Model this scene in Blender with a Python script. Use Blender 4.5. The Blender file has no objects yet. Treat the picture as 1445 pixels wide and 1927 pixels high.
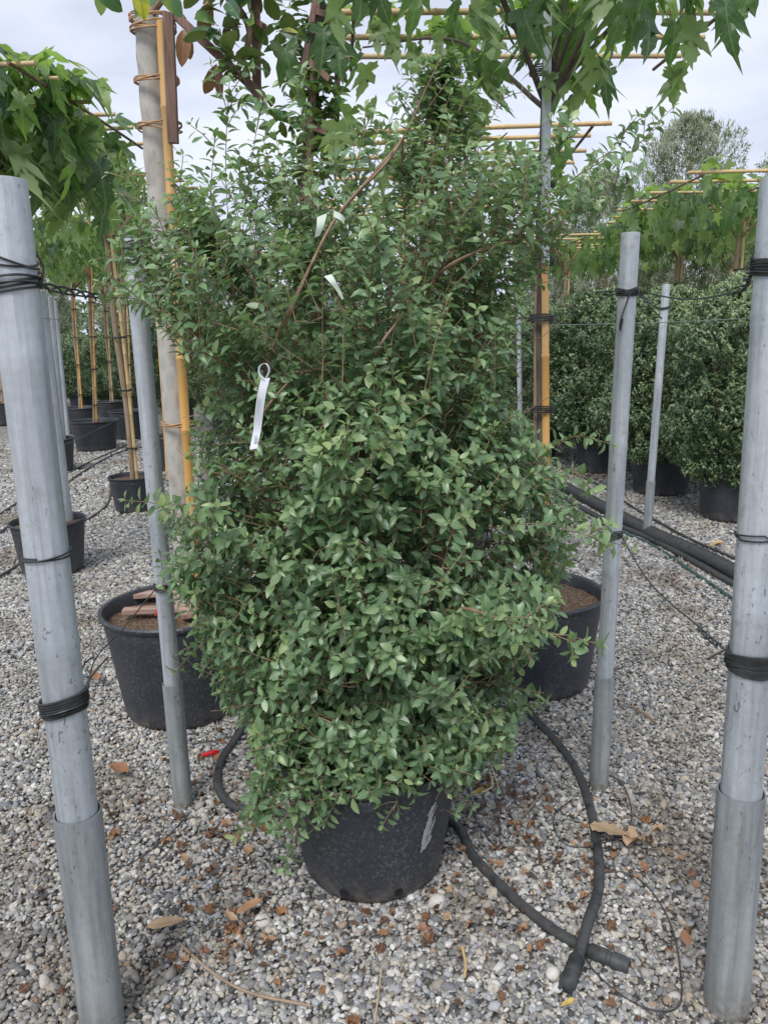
import bpy, math, random
import numpy as np
from mathutils import Vector, Matrix, noise
random.seed(7); rng = np.random.default_rng(11)
S = bpy.context.scene; COL = S.collection
PI = math.pi
# ------------------------------------------------------------------ camera
CH, PITCH, ROLL, F = 1.5, math.radians(13), math.radians(1.3), 1450.0
fw = Vector((0, math.cos(PITCH), -math.sin(PITCH))); r0 = Vector((1, 0, 0)); u0 = Vector((0, math.sin(PITCH), math.cos(PITCH)))
rt = r0*math.cos(ROLL) - u0*math.sin(ROLL); up = u0*math.cos(ROLL) + r0*math.sin(ROLL)
cd = bpy.data.cameras.new('camera'); cam = bpy.data.objects.new('camera', cd); COL.objects.link(cam); S.camera = cam
cd.sensor_fit = 'VERTICAL'; cd.sensor_height = 24; cd.lens = 24*F/1927; cd.clip_end = 500; cd.clip_start = .05
M = Matrix((rt, up, -fw)).transposed().to_4x4(); M.translation = (0, 0, CH); cam.matrix_world = M
def ray(u, v): return fw + rt*((u-722.5)/F) - up*((v-963.5)/F)
def P(u, v, Y):
    d = ray(u, v); return Vector((0, 0, CH)) + d*(Y/d.y)
def G(u, v, z=0.0):
    d = ray(u, v); return Vector((0, 0, CH)) + d*((z-CH)/d.z)
# ------------------------------------------------------------------ light
S.view_settings.view_transform = 'Standard'; S.view_settings.look = 'None'; S.view_settings.gamma = 1
S.view_settings.exposure = 0.37
SUN_EL, SUN_AZ = 52, 200
W = bpy.data.worlds.new('World'); S.world = W; W.use_nodes = True
nt = W.node_tree; nt.nodes.clear()
def N(nt, t, **k):
    n = nt.nodes.new(t)
    for a, b in k.items(): setattr(n, a, b)
    return n
def L(nt, a, b): nt.links.new(a, b)
sky = N(nt, 'ShaderNodeTexSky'); sky.sky_type = 'NISHITA'; sky.sun_disc = False
sky.sun_elevation = math.radians(SUN_EL); sky.sun_rotation = math.radians(SUN_AZ)
bg = N(nt, 'ShaderNodeBackground'); bg.inputs[1].default_value = .1
tc = N(nt, 'ShaderNodeTexCoord'); mp = N(nt, 'ShaderNodeMapping'); mp.inputs['Scale'].default_value = (1.3, 1.3, 4.2)
L(nt, tc.outputs['Generated'], mp.inputs[0])
n1 = N(nt, 'ShaderNodeTexNoise'); n1.inputs['Scale'].default_value = 1.7; n1.inputs['Detail'].default_value = 7; n1.inputs['Roughness'].default_value = .52; n1.inputs['Distortion'].default_value = .4
L(nt, mp.outputs[0], n1.inputs[0])
cr = N(nt, 'ShaderNodeValToRGB'); e = cr.color_ramp.elements
e[0].position = .30; e[0].color = (5.0, 6.0, 7.9, 1); e[1].position = .68; e[1].color = (8.3, 8.5, 9.0, 1)
x = cr.color_ramp.elements.new(.46); x.color = (5.9, 6.3, 7.5, 1); x = cr.color_ramp.elements.new(.56); x.color = (7.0, 7.4, 8.6, 1)
L(nt, n1.outputs[0], cr.inputs[0])
mx = N(nt, 'ShaderNodeMixRGB'); mx.inputs[0].default_value = .86
L(nt, sky.outputs[0], mx.inputs[1]); L(nt, cr.outputs[0], mx.inputs[2]); L(nt, mx.outputs[0], bg.inputs[0])
wo = N(nt, 'ShaderNodeOutputWorld'); L(nt, bg.outputs[0], wo.inputs[0])
sl = bpy.data.lights.new('sun', 'SUN'); sl.energy = 2.1; sl.angle = math.radians(25); sl.color = (1, .96, .9)
so = bpy.data.objects.new('sun', sl); COL.objects.link(so)
az, el = math.radians(SUN_AZ), math.radians(SUN_EL)
sd = Vector((math.sin(az)*math.cos(el), math.cos(az)*math.cos(el), math.sin(el)))
so.rotation_euler = sd.to_track_quat('Z', 'Y').to_euler(); so.location = (0, 0, 8)

# ------------------------------------------------------------------ materials
def mat(name, col, rough=.6, metal=0, spec=.5):
    m = bpy.data.materials.new(name); m.use_nodes = True
    b = m.node_tree.nodes['Principled BSDF']
    b.inputs['Base Color'].default_value = (*col, 1); b.inputs['Roughness'].default_value = rough
    b.inputs['Metallic'].default_value = metal; b.inputs['Specular IOR Level'].default_value = spec
    return m, m.node_tree, b
def ramp(nt, src, stops, interp='LINEAR'):
    r = N(nt, 'ShaderNodeValToRGB'); r.color_ramp.interpolation = interp; els = r.color_ramp.elements
    els[0].position = stops[0][0]; els[0].color = (*stops[0][1], 1); els[1].position = stops[-1][0]; els[1].color = (*stops[-1][1], 1)
    for p, c in stops[1:-1]: q = els.new(p); q.color = (*c, 1)
    L(nt, src, r.inputs[0]); return r.outputs[0]
def noise_tex(nt, scale, detail=4, vec=(1, 1, 1), rough=.55, dist=0):
    t = N(nt, 'ShaderNodeTexCoord'); m = N(nt, 'ShaderNodeMapping'); m.inputs['Scale'].default_value = vec
    L(nt, t.outputs['Object'], m.inputs[0]); n = N(nt, 'ShaderNodeTexNoise')
    n.inputs['Scale'].default_value = scale; n.inputs['Detail'].default_value = detail; n.inputs['Roughness'].default_value = rough; n.inputs['Distortion'].default_value = dist
    L(nt, m.outputs[0], n.inputs[0]); return n.outputs[0]
def bump(nt, b, src, strength=.3, dist=.002):
    n = N(nt, 'ShaderNodeBump'); n.inputs['Strength'].default_value = strength; n.inputs['Distance'].default_value = dist
    L(nt, src, n.inputs['Height']); L(nt, n.outputs[0], b.inputs['Normal'])
def mixc(nt, fac, a, b, mode='MIX'):
    m = N(nt, 'ShaderNodeMixRGB'); m.blend_type = mode
    for i, s in enumerate((fac, a, b)):
        if isinstance(s, (int, float)): m.inputs[i].default_value = s
        elif isinstance(s, tuple): m.inputs[i].default_value = (*s, 1)
        else: L(nt, s, m.inputs[i])
    return m.outputs[0]
def noisy(name, c1, c2, scale=8, rough=.7, vec=(1, 1, 1), bs=.3, bd=.002, spec=.4, c3=None, metal=0):
    m, nt, b = mat(name, c1, rough, metal, spec)
    n = noise_tex(nt, scale, 5, vec)
    st = [(.3, c1), (.7, c2)] if c3 is None else [(.3, c1), (.5, c2), (.72, c3)]
    L(nt, ramp(nt, n, st), b.inputs['Base Color']); bump(nt, b, n, bs, bd); return m

def leaf_mat(name, stops, under, vein, rough=.42, trans=.25, veinw=.07, spec=.45, yellow=None, midf=.55, tone=False):
    """stops: colours along per-leaf random value; under: underside; vein: midrib colour"""
    m, nt, b = mat(name, stops[0][1], rough, 0, spec)
    a = N(nt, 'ShaderNodeAttribute'); a.attribute_name = 'rnd'
    col = ramp(nt, a.outputs['Fac'], stops)
    uv = N(nt, 'ShaderNodeUVMap'); uv.uv_map = 'UVMap'
    sx = N(nt, 'ShaderNodeSeparateXYZ'); L(nt, uv.outputs[0], sx.inputs[0])
    s = N(nt, 'ShaderNodeMath', operation='SUBTRACT'); L(nt, sx.outputs[1], s.inputs[0]); s.inputs[1].default_value = .5
    ab = N(nt, 'ShaderNodeMath', operation='ABSOLUTE'); L(nt, s.outputs[0], ab.inputs[0])
    mr = N(nt, 'ShaderNodeMapRange'); L(nt, ab.outputs[0], mr.inputs[0]); mr.inputs[1].default_value = veinw*.4; mr.inputs[2].default_value = veinw; mr.inputs[3].default_value = midf; mr.inputs[4].default_value = 0
    if yellow:
        nn = noise_tex(nt, 14, 2); mf = ramp(nt, nn, [(.56, (0, 0, 0)), (.66, (1, 1, 1))])
        col = mixc(nt, mf, col, yellow)
    # faint blotches inside the blade
    nb = noise_tex(nt, 45, 2); col = mixc(nt, .35, col, mixc(nt, 1.0, col, ramp(nt, nb, [(.3, (.6, .6, .6)), (.7, (1.25, 1.25, 1.25))]), 'MULTIPLY'))
    # side veins
    wv = N(nt, 'ShaderNodeTexWave'); wv.inputs['Scale'].default_value = 2.6; wv.inputs['Distortion'].default_value = 0
    ad = N(nt, 'ShaderNodeMath', operation='MULTIPLY_ADD'); L(nt, ab.outputs[0], ad.inputs[0]); ad.inputs[1].default_value = -.8; L(nt, sx.outputs[0], ad.inputs[2])
    cx = N(nt, 'ShaderNodeCombineXYZ'); L(nt, ad.outputs[0], cx.inputs[0]); L(nt, cx.outputs[0], wv.inputs[0])
    wf = ramp(nt, wv.outputs['Fac'], [(.86, (0, 0, 0)), (1, (.16, .16, .16))])
    col = mixc(nt, wf, col, vein)
    col = mixc(nt, mr.outputs[0], col, vein)
    gm = N(nt, 'ShaderNodeNewGeometry')
    col = mixc(nt, gm.outputs['Backfacing'], col, under)
    if tone:
        ob = N(nt, 'ShaderNodeObjectInfo'); col = mixc(nt, 1.0, col, ramp(nt, ob.outputs['Random'], [(0, (.74, .80, .80)), (.5, (1, 1, .98)), (1, (1.28, 1.18, 1.0))]), 'MULTIPLY')
    L(nt, col, b.inputs['Base Color'])
    tr = N(nt, 'ShaderNodeBsdfTranslucent'); tcx = mixc(nt, 1.0, col, (1.35, 1.6, .55), 'MULTIPLY'); L(nt, tcx, tr.inputs[0])
    ms = N(nt, 'ShaderNodeMixShader'); ms.inputs[0].default_value = trans
    L(nt, b.outputs[0], ms.inputs[1]); L(nt, tr.outputs[0], ms.inputs[2])
    o = nt.nodes['Material Output']; L(nt, ms.outputs[0], o.inputs[0])
    return m

MT = {}
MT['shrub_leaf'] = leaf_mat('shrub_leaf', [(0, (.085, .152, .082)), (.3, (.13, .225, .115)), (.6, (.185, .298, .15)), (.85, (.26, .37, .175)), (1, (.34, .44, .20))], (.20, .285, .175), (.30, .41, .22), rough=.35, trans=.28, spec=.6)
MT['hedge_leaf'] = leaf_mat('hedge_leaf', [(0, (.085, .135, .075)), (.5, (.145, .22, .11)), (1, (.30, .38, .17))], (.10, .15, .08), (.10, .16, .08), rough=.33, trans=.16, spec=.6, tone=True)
MT['mulberry_leaf'] = leaf_mat('mulberry_leaf', [(0, (.08, .14, .08)), (.45, (.135, .23, .10)), (.8, (.24, .36, .115)), (1, (.42, .48, .12))], (.26, .35, .19), (.32, .41, .22), rough=.38, trans=.50, veinw=.025, midf=.35)
MT['magnolia_leaf'] = leaf_mat('magnolia_leaf', [(0, (.04, .10, .045)), (.6, (.075, .17, .055)), (.9, (.16, .27, .06)), (1, (.48, .46, .04))], (.17, .23, .08), (.13, .22, .06), rough=.22, trans=.12, yellow=(.20, .26, .03), veinw=.06)
MT['olive_leaf'] = leaf_mat('olive_leaf', [(0, (.15, .18, .12)), (.5, (.24, .27, .19)), (1, (.36, .39, .29))], (.28, .31, .23), (.28, .3, .2), rough=.5, trans=.2)
MT['dry_leaf'] = leaf_mat('dry_leaf', [(0, (.10, .05, .032)), (.2, (.19, .09, .05)), (.4, (.34, .165, .08)), (.7, (.44, .31, .20)), (1, (.5, .38, .10))], (.27, .17, .10), (.30, .19, .10), rough=.5, trans=.1)
MT['bark'] = noisy('bark', (.30, .28, .25), (.46, .44, .40), 22, .85, (1, 1, .5), .6, .004, c3=(.34, .34, .31))
MT['dark_bark'] = noisy('dark_bark', (.07, .055, .045), (.15, .12, .10), 30, .85, (1, 1, .3), .6, .003)
MT['brown_trunk'] = noisy('brown_trunk', (.22, .16, .11), (.38, .29, .20), 22, .85, (1, 1, .3), .5, .003)
MT['twig'] = noisy('twig', (.17, .105, .07), (.38, .26, .17), 30, .85)
MT['petiole'] = mat('petiole', (.34, .24, .07), .6)[0]
MT['wood'] = noisy('wood', (.10, .06, .045), (.25, .155, .12), 30, .8, (3, 3, .25), .5, .002)
MT['plank'] = noisy('plank', (.24, .13, .10), (.50, .37, .31), 14, .8, (.4, 5, 5), .5, .002)
MT['tie'] = noisy('raffia_tie', (.30, .16, .08), (.55, .36, .2), 30, .7)
MT['wire'] = noisy('black_wire', (.012, .013, .015), (.05, .055, .055), 25, .45)
MT['thin_wire'] = mat('thin_wire', (.13, .17, .16), .5)[0]
MT['hose'] = noisy('hose', (.018, .021, .025), (.06, .062, .062), 22, .55, bs=.2, c3=(.035, .038, .042))
MT['green_hose'] = noisy('green_hose', (.02, .05, .04), (.05, .10, .08), 12, .5)
MT['soil'] = noisy('soil', (.05, .033, .024), (.13, .085, .055), 90, .95, bs=1, bd=.012, c3=(.30, .22, .15))
MT['white_tag'] = mat('white_tag', (.72, .75, .80), .5)[0]
MT['ink'] = mat('ink', (.25, .27, .30), .6)[0]
MT['pale_tag'] = mat('pale_tag', (.55, .63, .54), .6)[0]
MT['red'] = mat('red_plastic', (.65, .03, .03), .4)[0]
MT['stone'] = noisy('big_stone', (.42, .40, .36), (.62, .60, .56), 30, .85, bs=.5)
# bamboo with nodes (darker rings at even spacing along local length uses object z noise)
m, nt, b = mat('bamboo', (.55, .34, .11), .42); n = noise_tex(nt, 9, 4, (1, 1, .15))
L(nt, ramp(nt, n, [(.3, (.48, .32, .14)), (.6, (.64, .46, .22)), (.8, (.52, .42, .27))]), b.inputs['Base Color']); MT['bamboo'] = m
m, nt, b = mat('orange_bamboo', (.6, .32, .06), .35); n = noise_tex(nt, 5, 4, (2, 2, .3))
L(nt, ramp(nt, n, [(.3, (.66, .42, .16)), (.5, (.60, .33, .09)), (.62, (.46, .33, .18)), (.75, (.74, .52, .24))]), b.inputs['Base Color']); MT['orange_bamboo'] = m
MT['pale_bamboo'] = noisy('pale_bamboo', (.42, .30, .15), (.60, .46, .26), 9, .5, (1, 1, .2))
# galvanised pole
def galv(name, c1, c2, c3, scr=.9):
    m, nt, b = mat(name, c2, .5, .25, .5)
    n = noise_tex(nt, 7, 6, (1.4, 1.4, .22), .6); c = ramp(nt, n, [(.3, c1), (.5, c2), (.7, c3)])
    n2 = noise_tex(nt, 120, 3, (1, 1, .35), .55, 1.0)
    msk = noise_tex(nt, 5, 2)
    s1 = ramp(nt, n2, [(.635, (0, 0, 0)), (.68, (1, 1, 1))]); s2 = ramp(nt, msk, [(.42, (0, 0, 0)), (.52, (scr, scr, scr))])
    f = mixc(nt, 1.0, s1, s2, 'MULTIPLY'); c = mixc(nt, f, c, (.13, .15, .17))
    n3 = noise_tex(nt, 60, 3); c = mixc(nt, .25, c, mixc(nt, 1.0, c, ramp(nt, n3, [(.3, (.7, .7, .7)), (.7, (1.2, 1.2, 1.2))]), 'MULTIPLY'))
    n4 = noise_tex(nt, 16, 5, (5, 5, .22), .6); c = mixc(nt, .8, c, mixc(nt, 1.0, c, ramp(nt, n4, [(.32, (.72, .73, .74)), (.52, (1, 1, 1)), (.72, (1.12, 1.12, 1.12))]), 'MULTIPLY'))
    n5 = noise_tex(nt, 26, 3, (1, 1, .8), .6); c = mixc(nt, mixc(nt, 1.0, ramp(nt, n5, [(.60, (0, 0, 0)), (.70, (.5, .5, .5))]), s2, 'MULTIPLY'), c, (.24, .22, .20))
    sx = N(nt, 'ShaderNodeSeparateXYZ'); t2 = N(nt, 'ShaderNodeTexCoord'); L(nt, t2.outputs['Object'], sx.inputs[0])
    c = mixc(nt, mixc(nt, 1.0, ramp(nt, sx.outputs[2], [(0, (.9, .9, .9)), (.13, (0, 0, 0))]), ramp(nt, n3, [(.38, (.2, .2, .2)), (.58, (1, 1, 1))]), 'MULTIPLY'), c, (.19, .165, .135))
    L(nt, c, b.inputs['Base Color']); L(nt, ramp(nt, n4, [(.3, (.36, .36, .36)), (.7, (.62, .62, .62))]), b.inputs['Roughness']); bump(nt, b, n3, .2, .0012); return m
MT['galv'] = galv('galvanised_metal', (.35, .385, .415), (.45, .485, .515), (.53, .56, .59), .8)
MT['galv2'] = galv('weathered_metal', (.20, .225, .235), (.31, .335, .345), (.42, .44, .44), 1)
# black plastic pot with dust and scuffs
m, nt, b = mat('black_plastic', (.03, .033, .038), .5, 0, .45)
n = noise_tex(nt, 110, 6, (1, 1, .8), .75); n2 = noise_tex(nt, 6, 4, (1, 1, .6)); dust = ramp(nt, n, [(.51, (0, 0, 0)), (.68, (.5, .5, .5))])
d2 = mixc(nt, 1.0, dust, ramp(nt, n2, [(.35, (.15, .15, .15)), (.65, (1, 1, 1))]), 'MULTIPLY')
c = mixc(nt, ramp(nt, n2, [(.3, (0, 0, 0)), (.75, (.6, .6, .6))]), (.026, .031, .040), (.055, .062, .073))
sxp = N(nt, 'ShaderNodeSeparateXYZ'); tcp = N(nt, 'ShaderNodeTexCoord'); L(nt, tcp.outputs['Object'], sxp.inputs[0])
c = mixc(nt, mixc(nt, 1.0, ramp(nt, sxp.outputs[2], [(0, (.8, .8, .8)), (.10, (0, 0, 0))]), ramp(nt, noise_tex(nt, 20, 4), [(.4, (0, 0, 0)), (.6, (1, 1, 1))]), 'MULTIPLY'), c, (.16, .135, .11))
L(nt, mixc(nt, d2, c, (.33, .32, .31)), b.inputs['Base Color']); MT['pot'] = m
m, nt, b = mat('scuff', (.35, .35, .36), .6); MT['scuff'] = m

# ------------------------------------------------------------------ geometry helpers
def link(o, parent=None):
    COL.objects.link(o)
    if parent is not None: o.parent = parent
    return o
def tag(o, label=None, cat=None, group=None, kind=None):
    if label: o['label'] = label
    if cat: o['category'] = cat
    if group: o['group'] = group
    if kind: o['kind'] = kind
    return o
def empty(name, loc, label, cat, group=None):
    o = bpy.data.objects.new(name, None); o.empty_display_size = .1; COL.objects.link(o); o.location = loc
    return tag(o, label, cat, group)
class MB:
    def __init__(s): s.v = []; s.f = []
    def tube(s, pts, rad, sides=8, cap=True):
        pts = [Vector(p) for p in pts]; n = len(pts)
        if isinstance(rad, (int, float)): rad = [rad]*n
        t0 = (pts[1]-pts[0]).normalized(); a = t0.orthogonal().normalized(); base = len(s.v)
        for i in range(n):
            t = (pts[min(i+1, n-1)]-pts[max(i-1, 0)]).normalized()
            a = (a - t*a.dot(t)); a = a.normalized() if a.length > 1e-6 else t.orthogonal().normalized(); bb = t.cross(a)
            for k in range(sides):
                th = 2*PI*k/sides; s.v.append(pts[i]+(a*math.cos(th)+bb*math.sin(th))*rad[i])
        for i in range(n-1):
            for k in range(sides):
                k2 = (k+1) % sides; s.f.append((base+i*sides+k, base+i*sides+k2, base+(i+1)*sides+k2, base+(i+1)*sides+k))
        if cap:
            s.f.append(tuple(base+k for k in reversed(range(sides)))); s.f.append(tuple(base+(n-1)*sides+k for k in range(sides)))
        return s
    def lathe(s, prof, seg=48, org=(0, 0, 0), axis=None, wob=0):
        """prof: list of (r, z); revolves about axis (default +Z) from org"""
        org = Vector(org); ax = Vector(axis or (0, 0, 1)).normalized(); a = ax.orthogonal().normalized(); bb = ax.cross(a); base = len(s.v)
        for (r, z) in prof:
            for k in range(seg):
                th = 2*PI*k/seg; rr = r*(1+wob*math.sin(2*th+1)+wob*.6*math.sin(3*th)); s.v.append(org+ax*z+(a*math.cos(th)+bb*math.sin(th))*rr)
        for i in range(len(prof)-1):
            for k in range(seg):
                k2 = (k+1) % seg; s.f.append((base+i*seg+k, base+i*seg+k2, base+(i+1)*seg+k2, base+(i+1)*seg+k))
        return s
    def box(s, c, sx, sy, sz, R=None):
        c = Vector(c); b0 = len(s.v)
        for dx in (-.5, .5):
            for dy in (-.5, .5):
                for dz in (-.5, .5):
                    q = Vector((dx*sx, dy*sy, dz*sz)); s.v.append(c+(R @ q if R else q))
        for f in ((0, 1, 3, 2), (4, 6, 7, 5), (0, 4, 5, 1), (2, 3, 7, 6), (0, 2, 6, 4), (1, 5, 7, 3)): s.f.append(tuple(b0+i for i in f))
        return s
    def plank(s, a, b, w, t, side=None):
        a, b = Vector(a), Vector(b); d = b-a; x = d.normalized(); y = Vector(side or (0, 0, 1)); y = (y-x*y.dot(x)).normalized(); z = x.cross(y)
        return s.box((a+b)/2, d.length, w, t, Matrix((x, y, z)).transposed())
    def build(s, name, m, parent=None, smooth=True, bev=0):
        org = Vector((0, 0, 0)) if parent is None else parent.location
        me = bpy.data.meshes.new(name); me.from_pydata([tuple(p-org) for p in s.v], [], s.f)
        me.materials.append(MT[m] if isinstance(m, str) else m)
        if smooth:
            me.polygons.foreach_set('use_smooth', [True]*len(me.polygons))
        o = bpy.data.objects.new(name, me); link(o, parent)
        if smooth:
            try: me.set_sharp_from_angle(angle=math.radians(50))
            except Exception: pass
        if bev:
            q = o.modifiers.new('bevel', 'BEVEL'); q.width = bev; q.segments = 2
        return o
def catmull(pts, n=8):
    pts = [Vector(p) for p in pts]; q = [pts[0]*2-pts[1]]+pts+[pts[-1]*2-pts[-2]]; out = []
    for i in range(1, len(q)-2):
        for j in range(n):
            t = j/n; a, b, c, d = q[i-1], q[i], q[i+1], q[i+2]
            out.append(.5*((2*b)+(c-a)*t+(2*a-5*b+4*c-d)*t*t+(3*b-a-3*c+d)*t**3))
    return out+[pts[-1]]
# leaf blades: verts along +x, width y, normal z; uv = (along, across)
def blade(ws, fold=.25, curl=.28, w=.5):
    n = len(ws); V = []; U = []; Fc = []
    mid = []; lf = []; rg = []
    for i, (t, ww) in enumerate(ws):
        z = -curl*t*t+curl*.25*t; mid.append(len(V)); V.append((t, 0, z)); U.append((t, .5))
        if ww > 0:
            y = ww*w*.5; lf.append(len(V)); V.append((t, y, z+fold*y)); U.append((t, .5+.5*ww)); rg.append(len(V)); V.append((t, -y, z+fold*y)); U.append((t, .5-.5*ww))
        else: lf.append(None); rg.append(None)
    for i in range(n-1):
        for sd, flip in ((lf, 0), (rg, 1)):
            q = [mid[i], mid[i+1], sd[i+1], sd[i]]; q = [k for k in q if k is not None]
            Fc.append(tuple(reversed(q)) if flip else tuple(q))
    return np.array(V, float), Fc, np.array(U, float)
B_SHRUB = blade([(0, 0), (.2, .66), (.46, 1), (.76, .70), (1, 0)], .26, .28, .49)
B_SMALL = blade([(0, 0), (.5, 1), (1, 0)], .3, .25, .5)
B_MAG = blade([(0, 0), (.1, .35), (.3, .85), (.55, 1), (.78, .8), (.92, .42), (1, 0)], .3, .22, .46)
B_OLIVE = blade([(0, 0), (.5, 1), (1, 0)], .2, .1, .22)
def mulberry_blade():
    half = [(0, 0), (-.10, .12), (-.06, .26), (-.12, .40), (.02, .38), (.06, .44), (.15, .36), (.22, .22), (.32, .30), (.36, .37), (.46, .39), (.66, .46), (.58, .34), (.55, .28), (.56, .22), (.48, .15), (.60, .20), (.66, .25), (.74, .18), (.84, .16), (.90, .07), (1.08, 0)]
    mids = [0, .2, .42, .62, .82, 1.08]
    V = []; U = []; Fc = []
    def z(x, y): return -.48*max(x, 0)**2+.42*abs(y)-1.1*abs(y)**2+.035*math.sin(9*x+3*abs(y))+.05*math.sin(5*y+4*x)
    for xx in mids: V.append((xx, 0, z(xx, 0)-.01)); U.append((xx, .5))
    for sgn in (1, -1):
        idx = [0]
        for (xx, yy) in half[1:-1]: idx.append(len(V)); V.append((xx, sgn*yy, z(xx, yy))); U.append((xx, .5+sgn*yy*.8))
        idx.append(len(mids)-1)
        own = [1]*7+[2]*8+[3]*3+[4]*3
        prev = None
        for i in range(len(idx)-1):
            o = own[min(i, len(own)-1)]
            if prev is not None and prev != o:
                f = (prev, o, idx[i]); Fc.append(f if sgn > 0 else f[::-1])
            f = (o, idx[i+1], idx[i])
            if len(set(f)) == 3: Fc.append(f if sgn > 0 else f[::-1])
            prev = o
    return np.array(V, float), Fc, np.array(U, float)
B_MUL = mulberry_blade()
B_MUL2 = (lambda: (np.array([(0, 0, 0), (.45, 0, -.08), (1, 0, -.38), (-.08, .36, .05), (.28, .22, .02), (.58, .5, -.1), (.55, .18, -.08), (-.08, -.36, .05), (.28, -.22, .02), (.58, -.5, -.1), (.55, -.18, -.08)], float),
    [(0, 1, 4, 3), (1, 6, 5, 4), (1, 2, 6), (0, 7, 8, 1), (1, 8, 9, 10), (1, 10, 2)], np.array([(0, .5), (.45, .5), (1, .5), (0, .8), (.3, .7), (.6, .9), (.55, .65), (0, .2), (.3, .3), (.6, .1), (.55, .35)], float)))()
def unit(a): return a/np.maximum(np.linalg.norm(a, axis=-1, keepdims=True), 1e-9)
def leaves(name, bl, pos, d, nrm, size, rnd, m, parent=None, twist=0.0, vary=.18):
    V, Fc, U = bl; pos = np.asarray(pos, float); n = len(pos); d = unit(np.asarray(d, float)); nrm = np.asarray(nrm, float)
    nrm = unit(nrm - d*np.sum(nrm*d, axis=1, keepdims=True)); y = np.cross(nrm, d)
    if twist:
        a = rng.normal(0, twist, n)[:, None]; nrm, y = nrm*np.cos(a)+y*np.sin(a), y*np.cos(a)-nrm*np.sin(a)
    size = np.asarray(size, float)[:, None, None]; wv = rng.uniform(1-vary, 1+vary, n)[:, None, None]; cv = (rng.uniform(.5, 2.7, n) if bl is B_MUL else rng.uniform(.2, 1.8, n))[:, None, None]
    X = V[None, :, 0:1]*d[:, None, :]+V[None, :, 1:2]*wv*y[:, None, :]+V[None, :, 2:3]*cv*nrm[:, None, :]
    tws = rng.normal(0, .9 if bl is B_MUL else .35, n)[:, None]; X = X+(V[:, 0]*V[:, 1])[None, :, None]*tws[:, :, None]*nrm[:, None, :]
    shr = rng.normal(0, .22 if bl is B_MUL else .12, n)[:, None]; X = X+(V[:, 0]**2)[None, :, None]*shr[:, :, None]*y[:, None, :]
    A = (pos[:, None, :]+X*size).reshape(-1, 3)
    if parent is not None: A = A-np.array(parent.location)
    nv = len(V); tot = np.array([len(f) for f in Fc]); flat = np.array([i for f in Fc for i in f])
    loops = (flat[None, :]+(np.arange(n)*nv)[:, None]).ravel(); tots = np.tile(tot, n); starts = np.concatenate(([0], np.cumsum(tots)[:-1]))
    me = bpy.data.meshes.new(name); me.vertices.add(len(A)); me.vertices.foreach_set('co', A.astype(np.float32).ravel())
    me.loops.add(len(loops)); me.loops.foreach_set('vertex_index', loops.astype(np.int32))
    me.polygons.add(len(tots)); me.polygons.foreach_set('loop_start', starts.astype(np.int32)); me.polygons.foreach_set('loop_total', tots.astype(np.int32))
    me.update(calc_edges=True)
    at = me.attributes.new('rnd', 'FLOAT', 'FACE'); at.data.foreach_set('value', np.repeat(np.asarray(rnd, float), len(Fc)).astype(np.float32))
    uv = me.uv_layers.new(name='UVMap'); uv.data.foreach_set('uv', np.tile(U[flat], (n, 1)).astype(np.float32).ravel())
    me.polygons.foreach_set('use_smooth', np.ones(len(tots), bool)); me.materials.append(MT[m])
    o = bpy.data.objects.new(name, me); return link(o, parent)
def copy_tree(o, parent=None):
    c = o.copy(); COL.objects.link(c)
    if parent is not None: c.parent = parent
    for ch in list(o.children): copy_tree(ch, c)
    return c
def pot(root, c, r, h, taper=.82, name='pot', dents=.008):
    """plastic nursery pot with rolled rim; also soil"""
    c = Vector(c); m = MB(); rb = r*taper
    m.lathe([(0.001, .004), (rb*.86, .003), (rb*.95, .010), (rb*.99, .026), (rb*1.01, .05), (r*.955, h*.84), (r*.965, h*.86), (r*.965, h*.93), (r*1.0, h*.945), (r*1.025, h*.965), (r*1.03, h*.985), (r*1.01, h), (r*.975, h*.995), (r*.955, h*.97), (r*.95, h*.85), (r*.93, h*.78), (.001, h*.78)], 56, c, wob=dents)
    p = m.build(name, 'pot', root)
    s = MB(); base = len(s.v); n = 36; rings = 7
    s.v.append(c+Vector((0, 0, h*.88)))
    for i in range(1, rings+1):
        for k in range(n):
            rr = r*.953*i/rings; th = 2*PI*k/n; s.v.append(c+Vector((rr*math.cos(th), rr*math.sin(th), h*.87+random.uniform(-.008, .008))))
    for k in range(n): s.f.append((0, 1+k, 1+(k+1) % n))
    for i in range(rings-1):
        for k in range(n): s.f.append((1+i*n+k, 1+(i+1)*n+k, 1+(i+1)*n+(k+1) % n, 1+i*n+(k+1) % n))
    s.build('soil', 'soil', root); return p
def bamboo(mb, a, b, r, step=.22, sides=10):
    a, b = Vector(a), Vector(b); L_ = (b-a).length; d = (b-a)/L_; pts = []; rd = []; s = random.uniform(0, step*.5); pts.append(a); rd.append(r)
    sag = Vector((random.uniform(-1, 1), random.uniform(-1, 1), random.uniform(-1, 1)))*L_*.004
    while s < L_-.03:
        for ds, k in ((-.008, 1), (-.003, 1.14), (.003, 1.12), (.010, .98)):
            if s+ds > 0: t = (s+ds)/L_; pts.append(a+d*(s+ds)+sag*math.sin(PI*t)*1.0); rd.append(r*k*(1-.12*t))
        s += step*random.uniform(.8, 1.2)
    pts.append(b); rd.append(r*.88); mb.tube(pts, rd, sides); return mb
def ring(mb, c, ax, r, wr, turns=3, h=.02, wob=.004, sides=5, squash=1):
    c = Vector(c); ax = Vector(ax).normalized(); a = ax.orthogonal().normalized(); bb = ax.cross(a); pts = []
    k = int(turns*18); ph = random.random()*6
    for i in range(k+1):
        th = 2*PI*i/18+ph; t = i/k
        pts.append(c+ax*((t-.5)*h+math.sin(th*1.0+ph)*wob)+(a*math.cos(th)+bb*math.sin(th))*(r+wr+random.uniform(0, wr*.8)))
    mb.tube(pts, wr, sides); return mb

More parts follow.
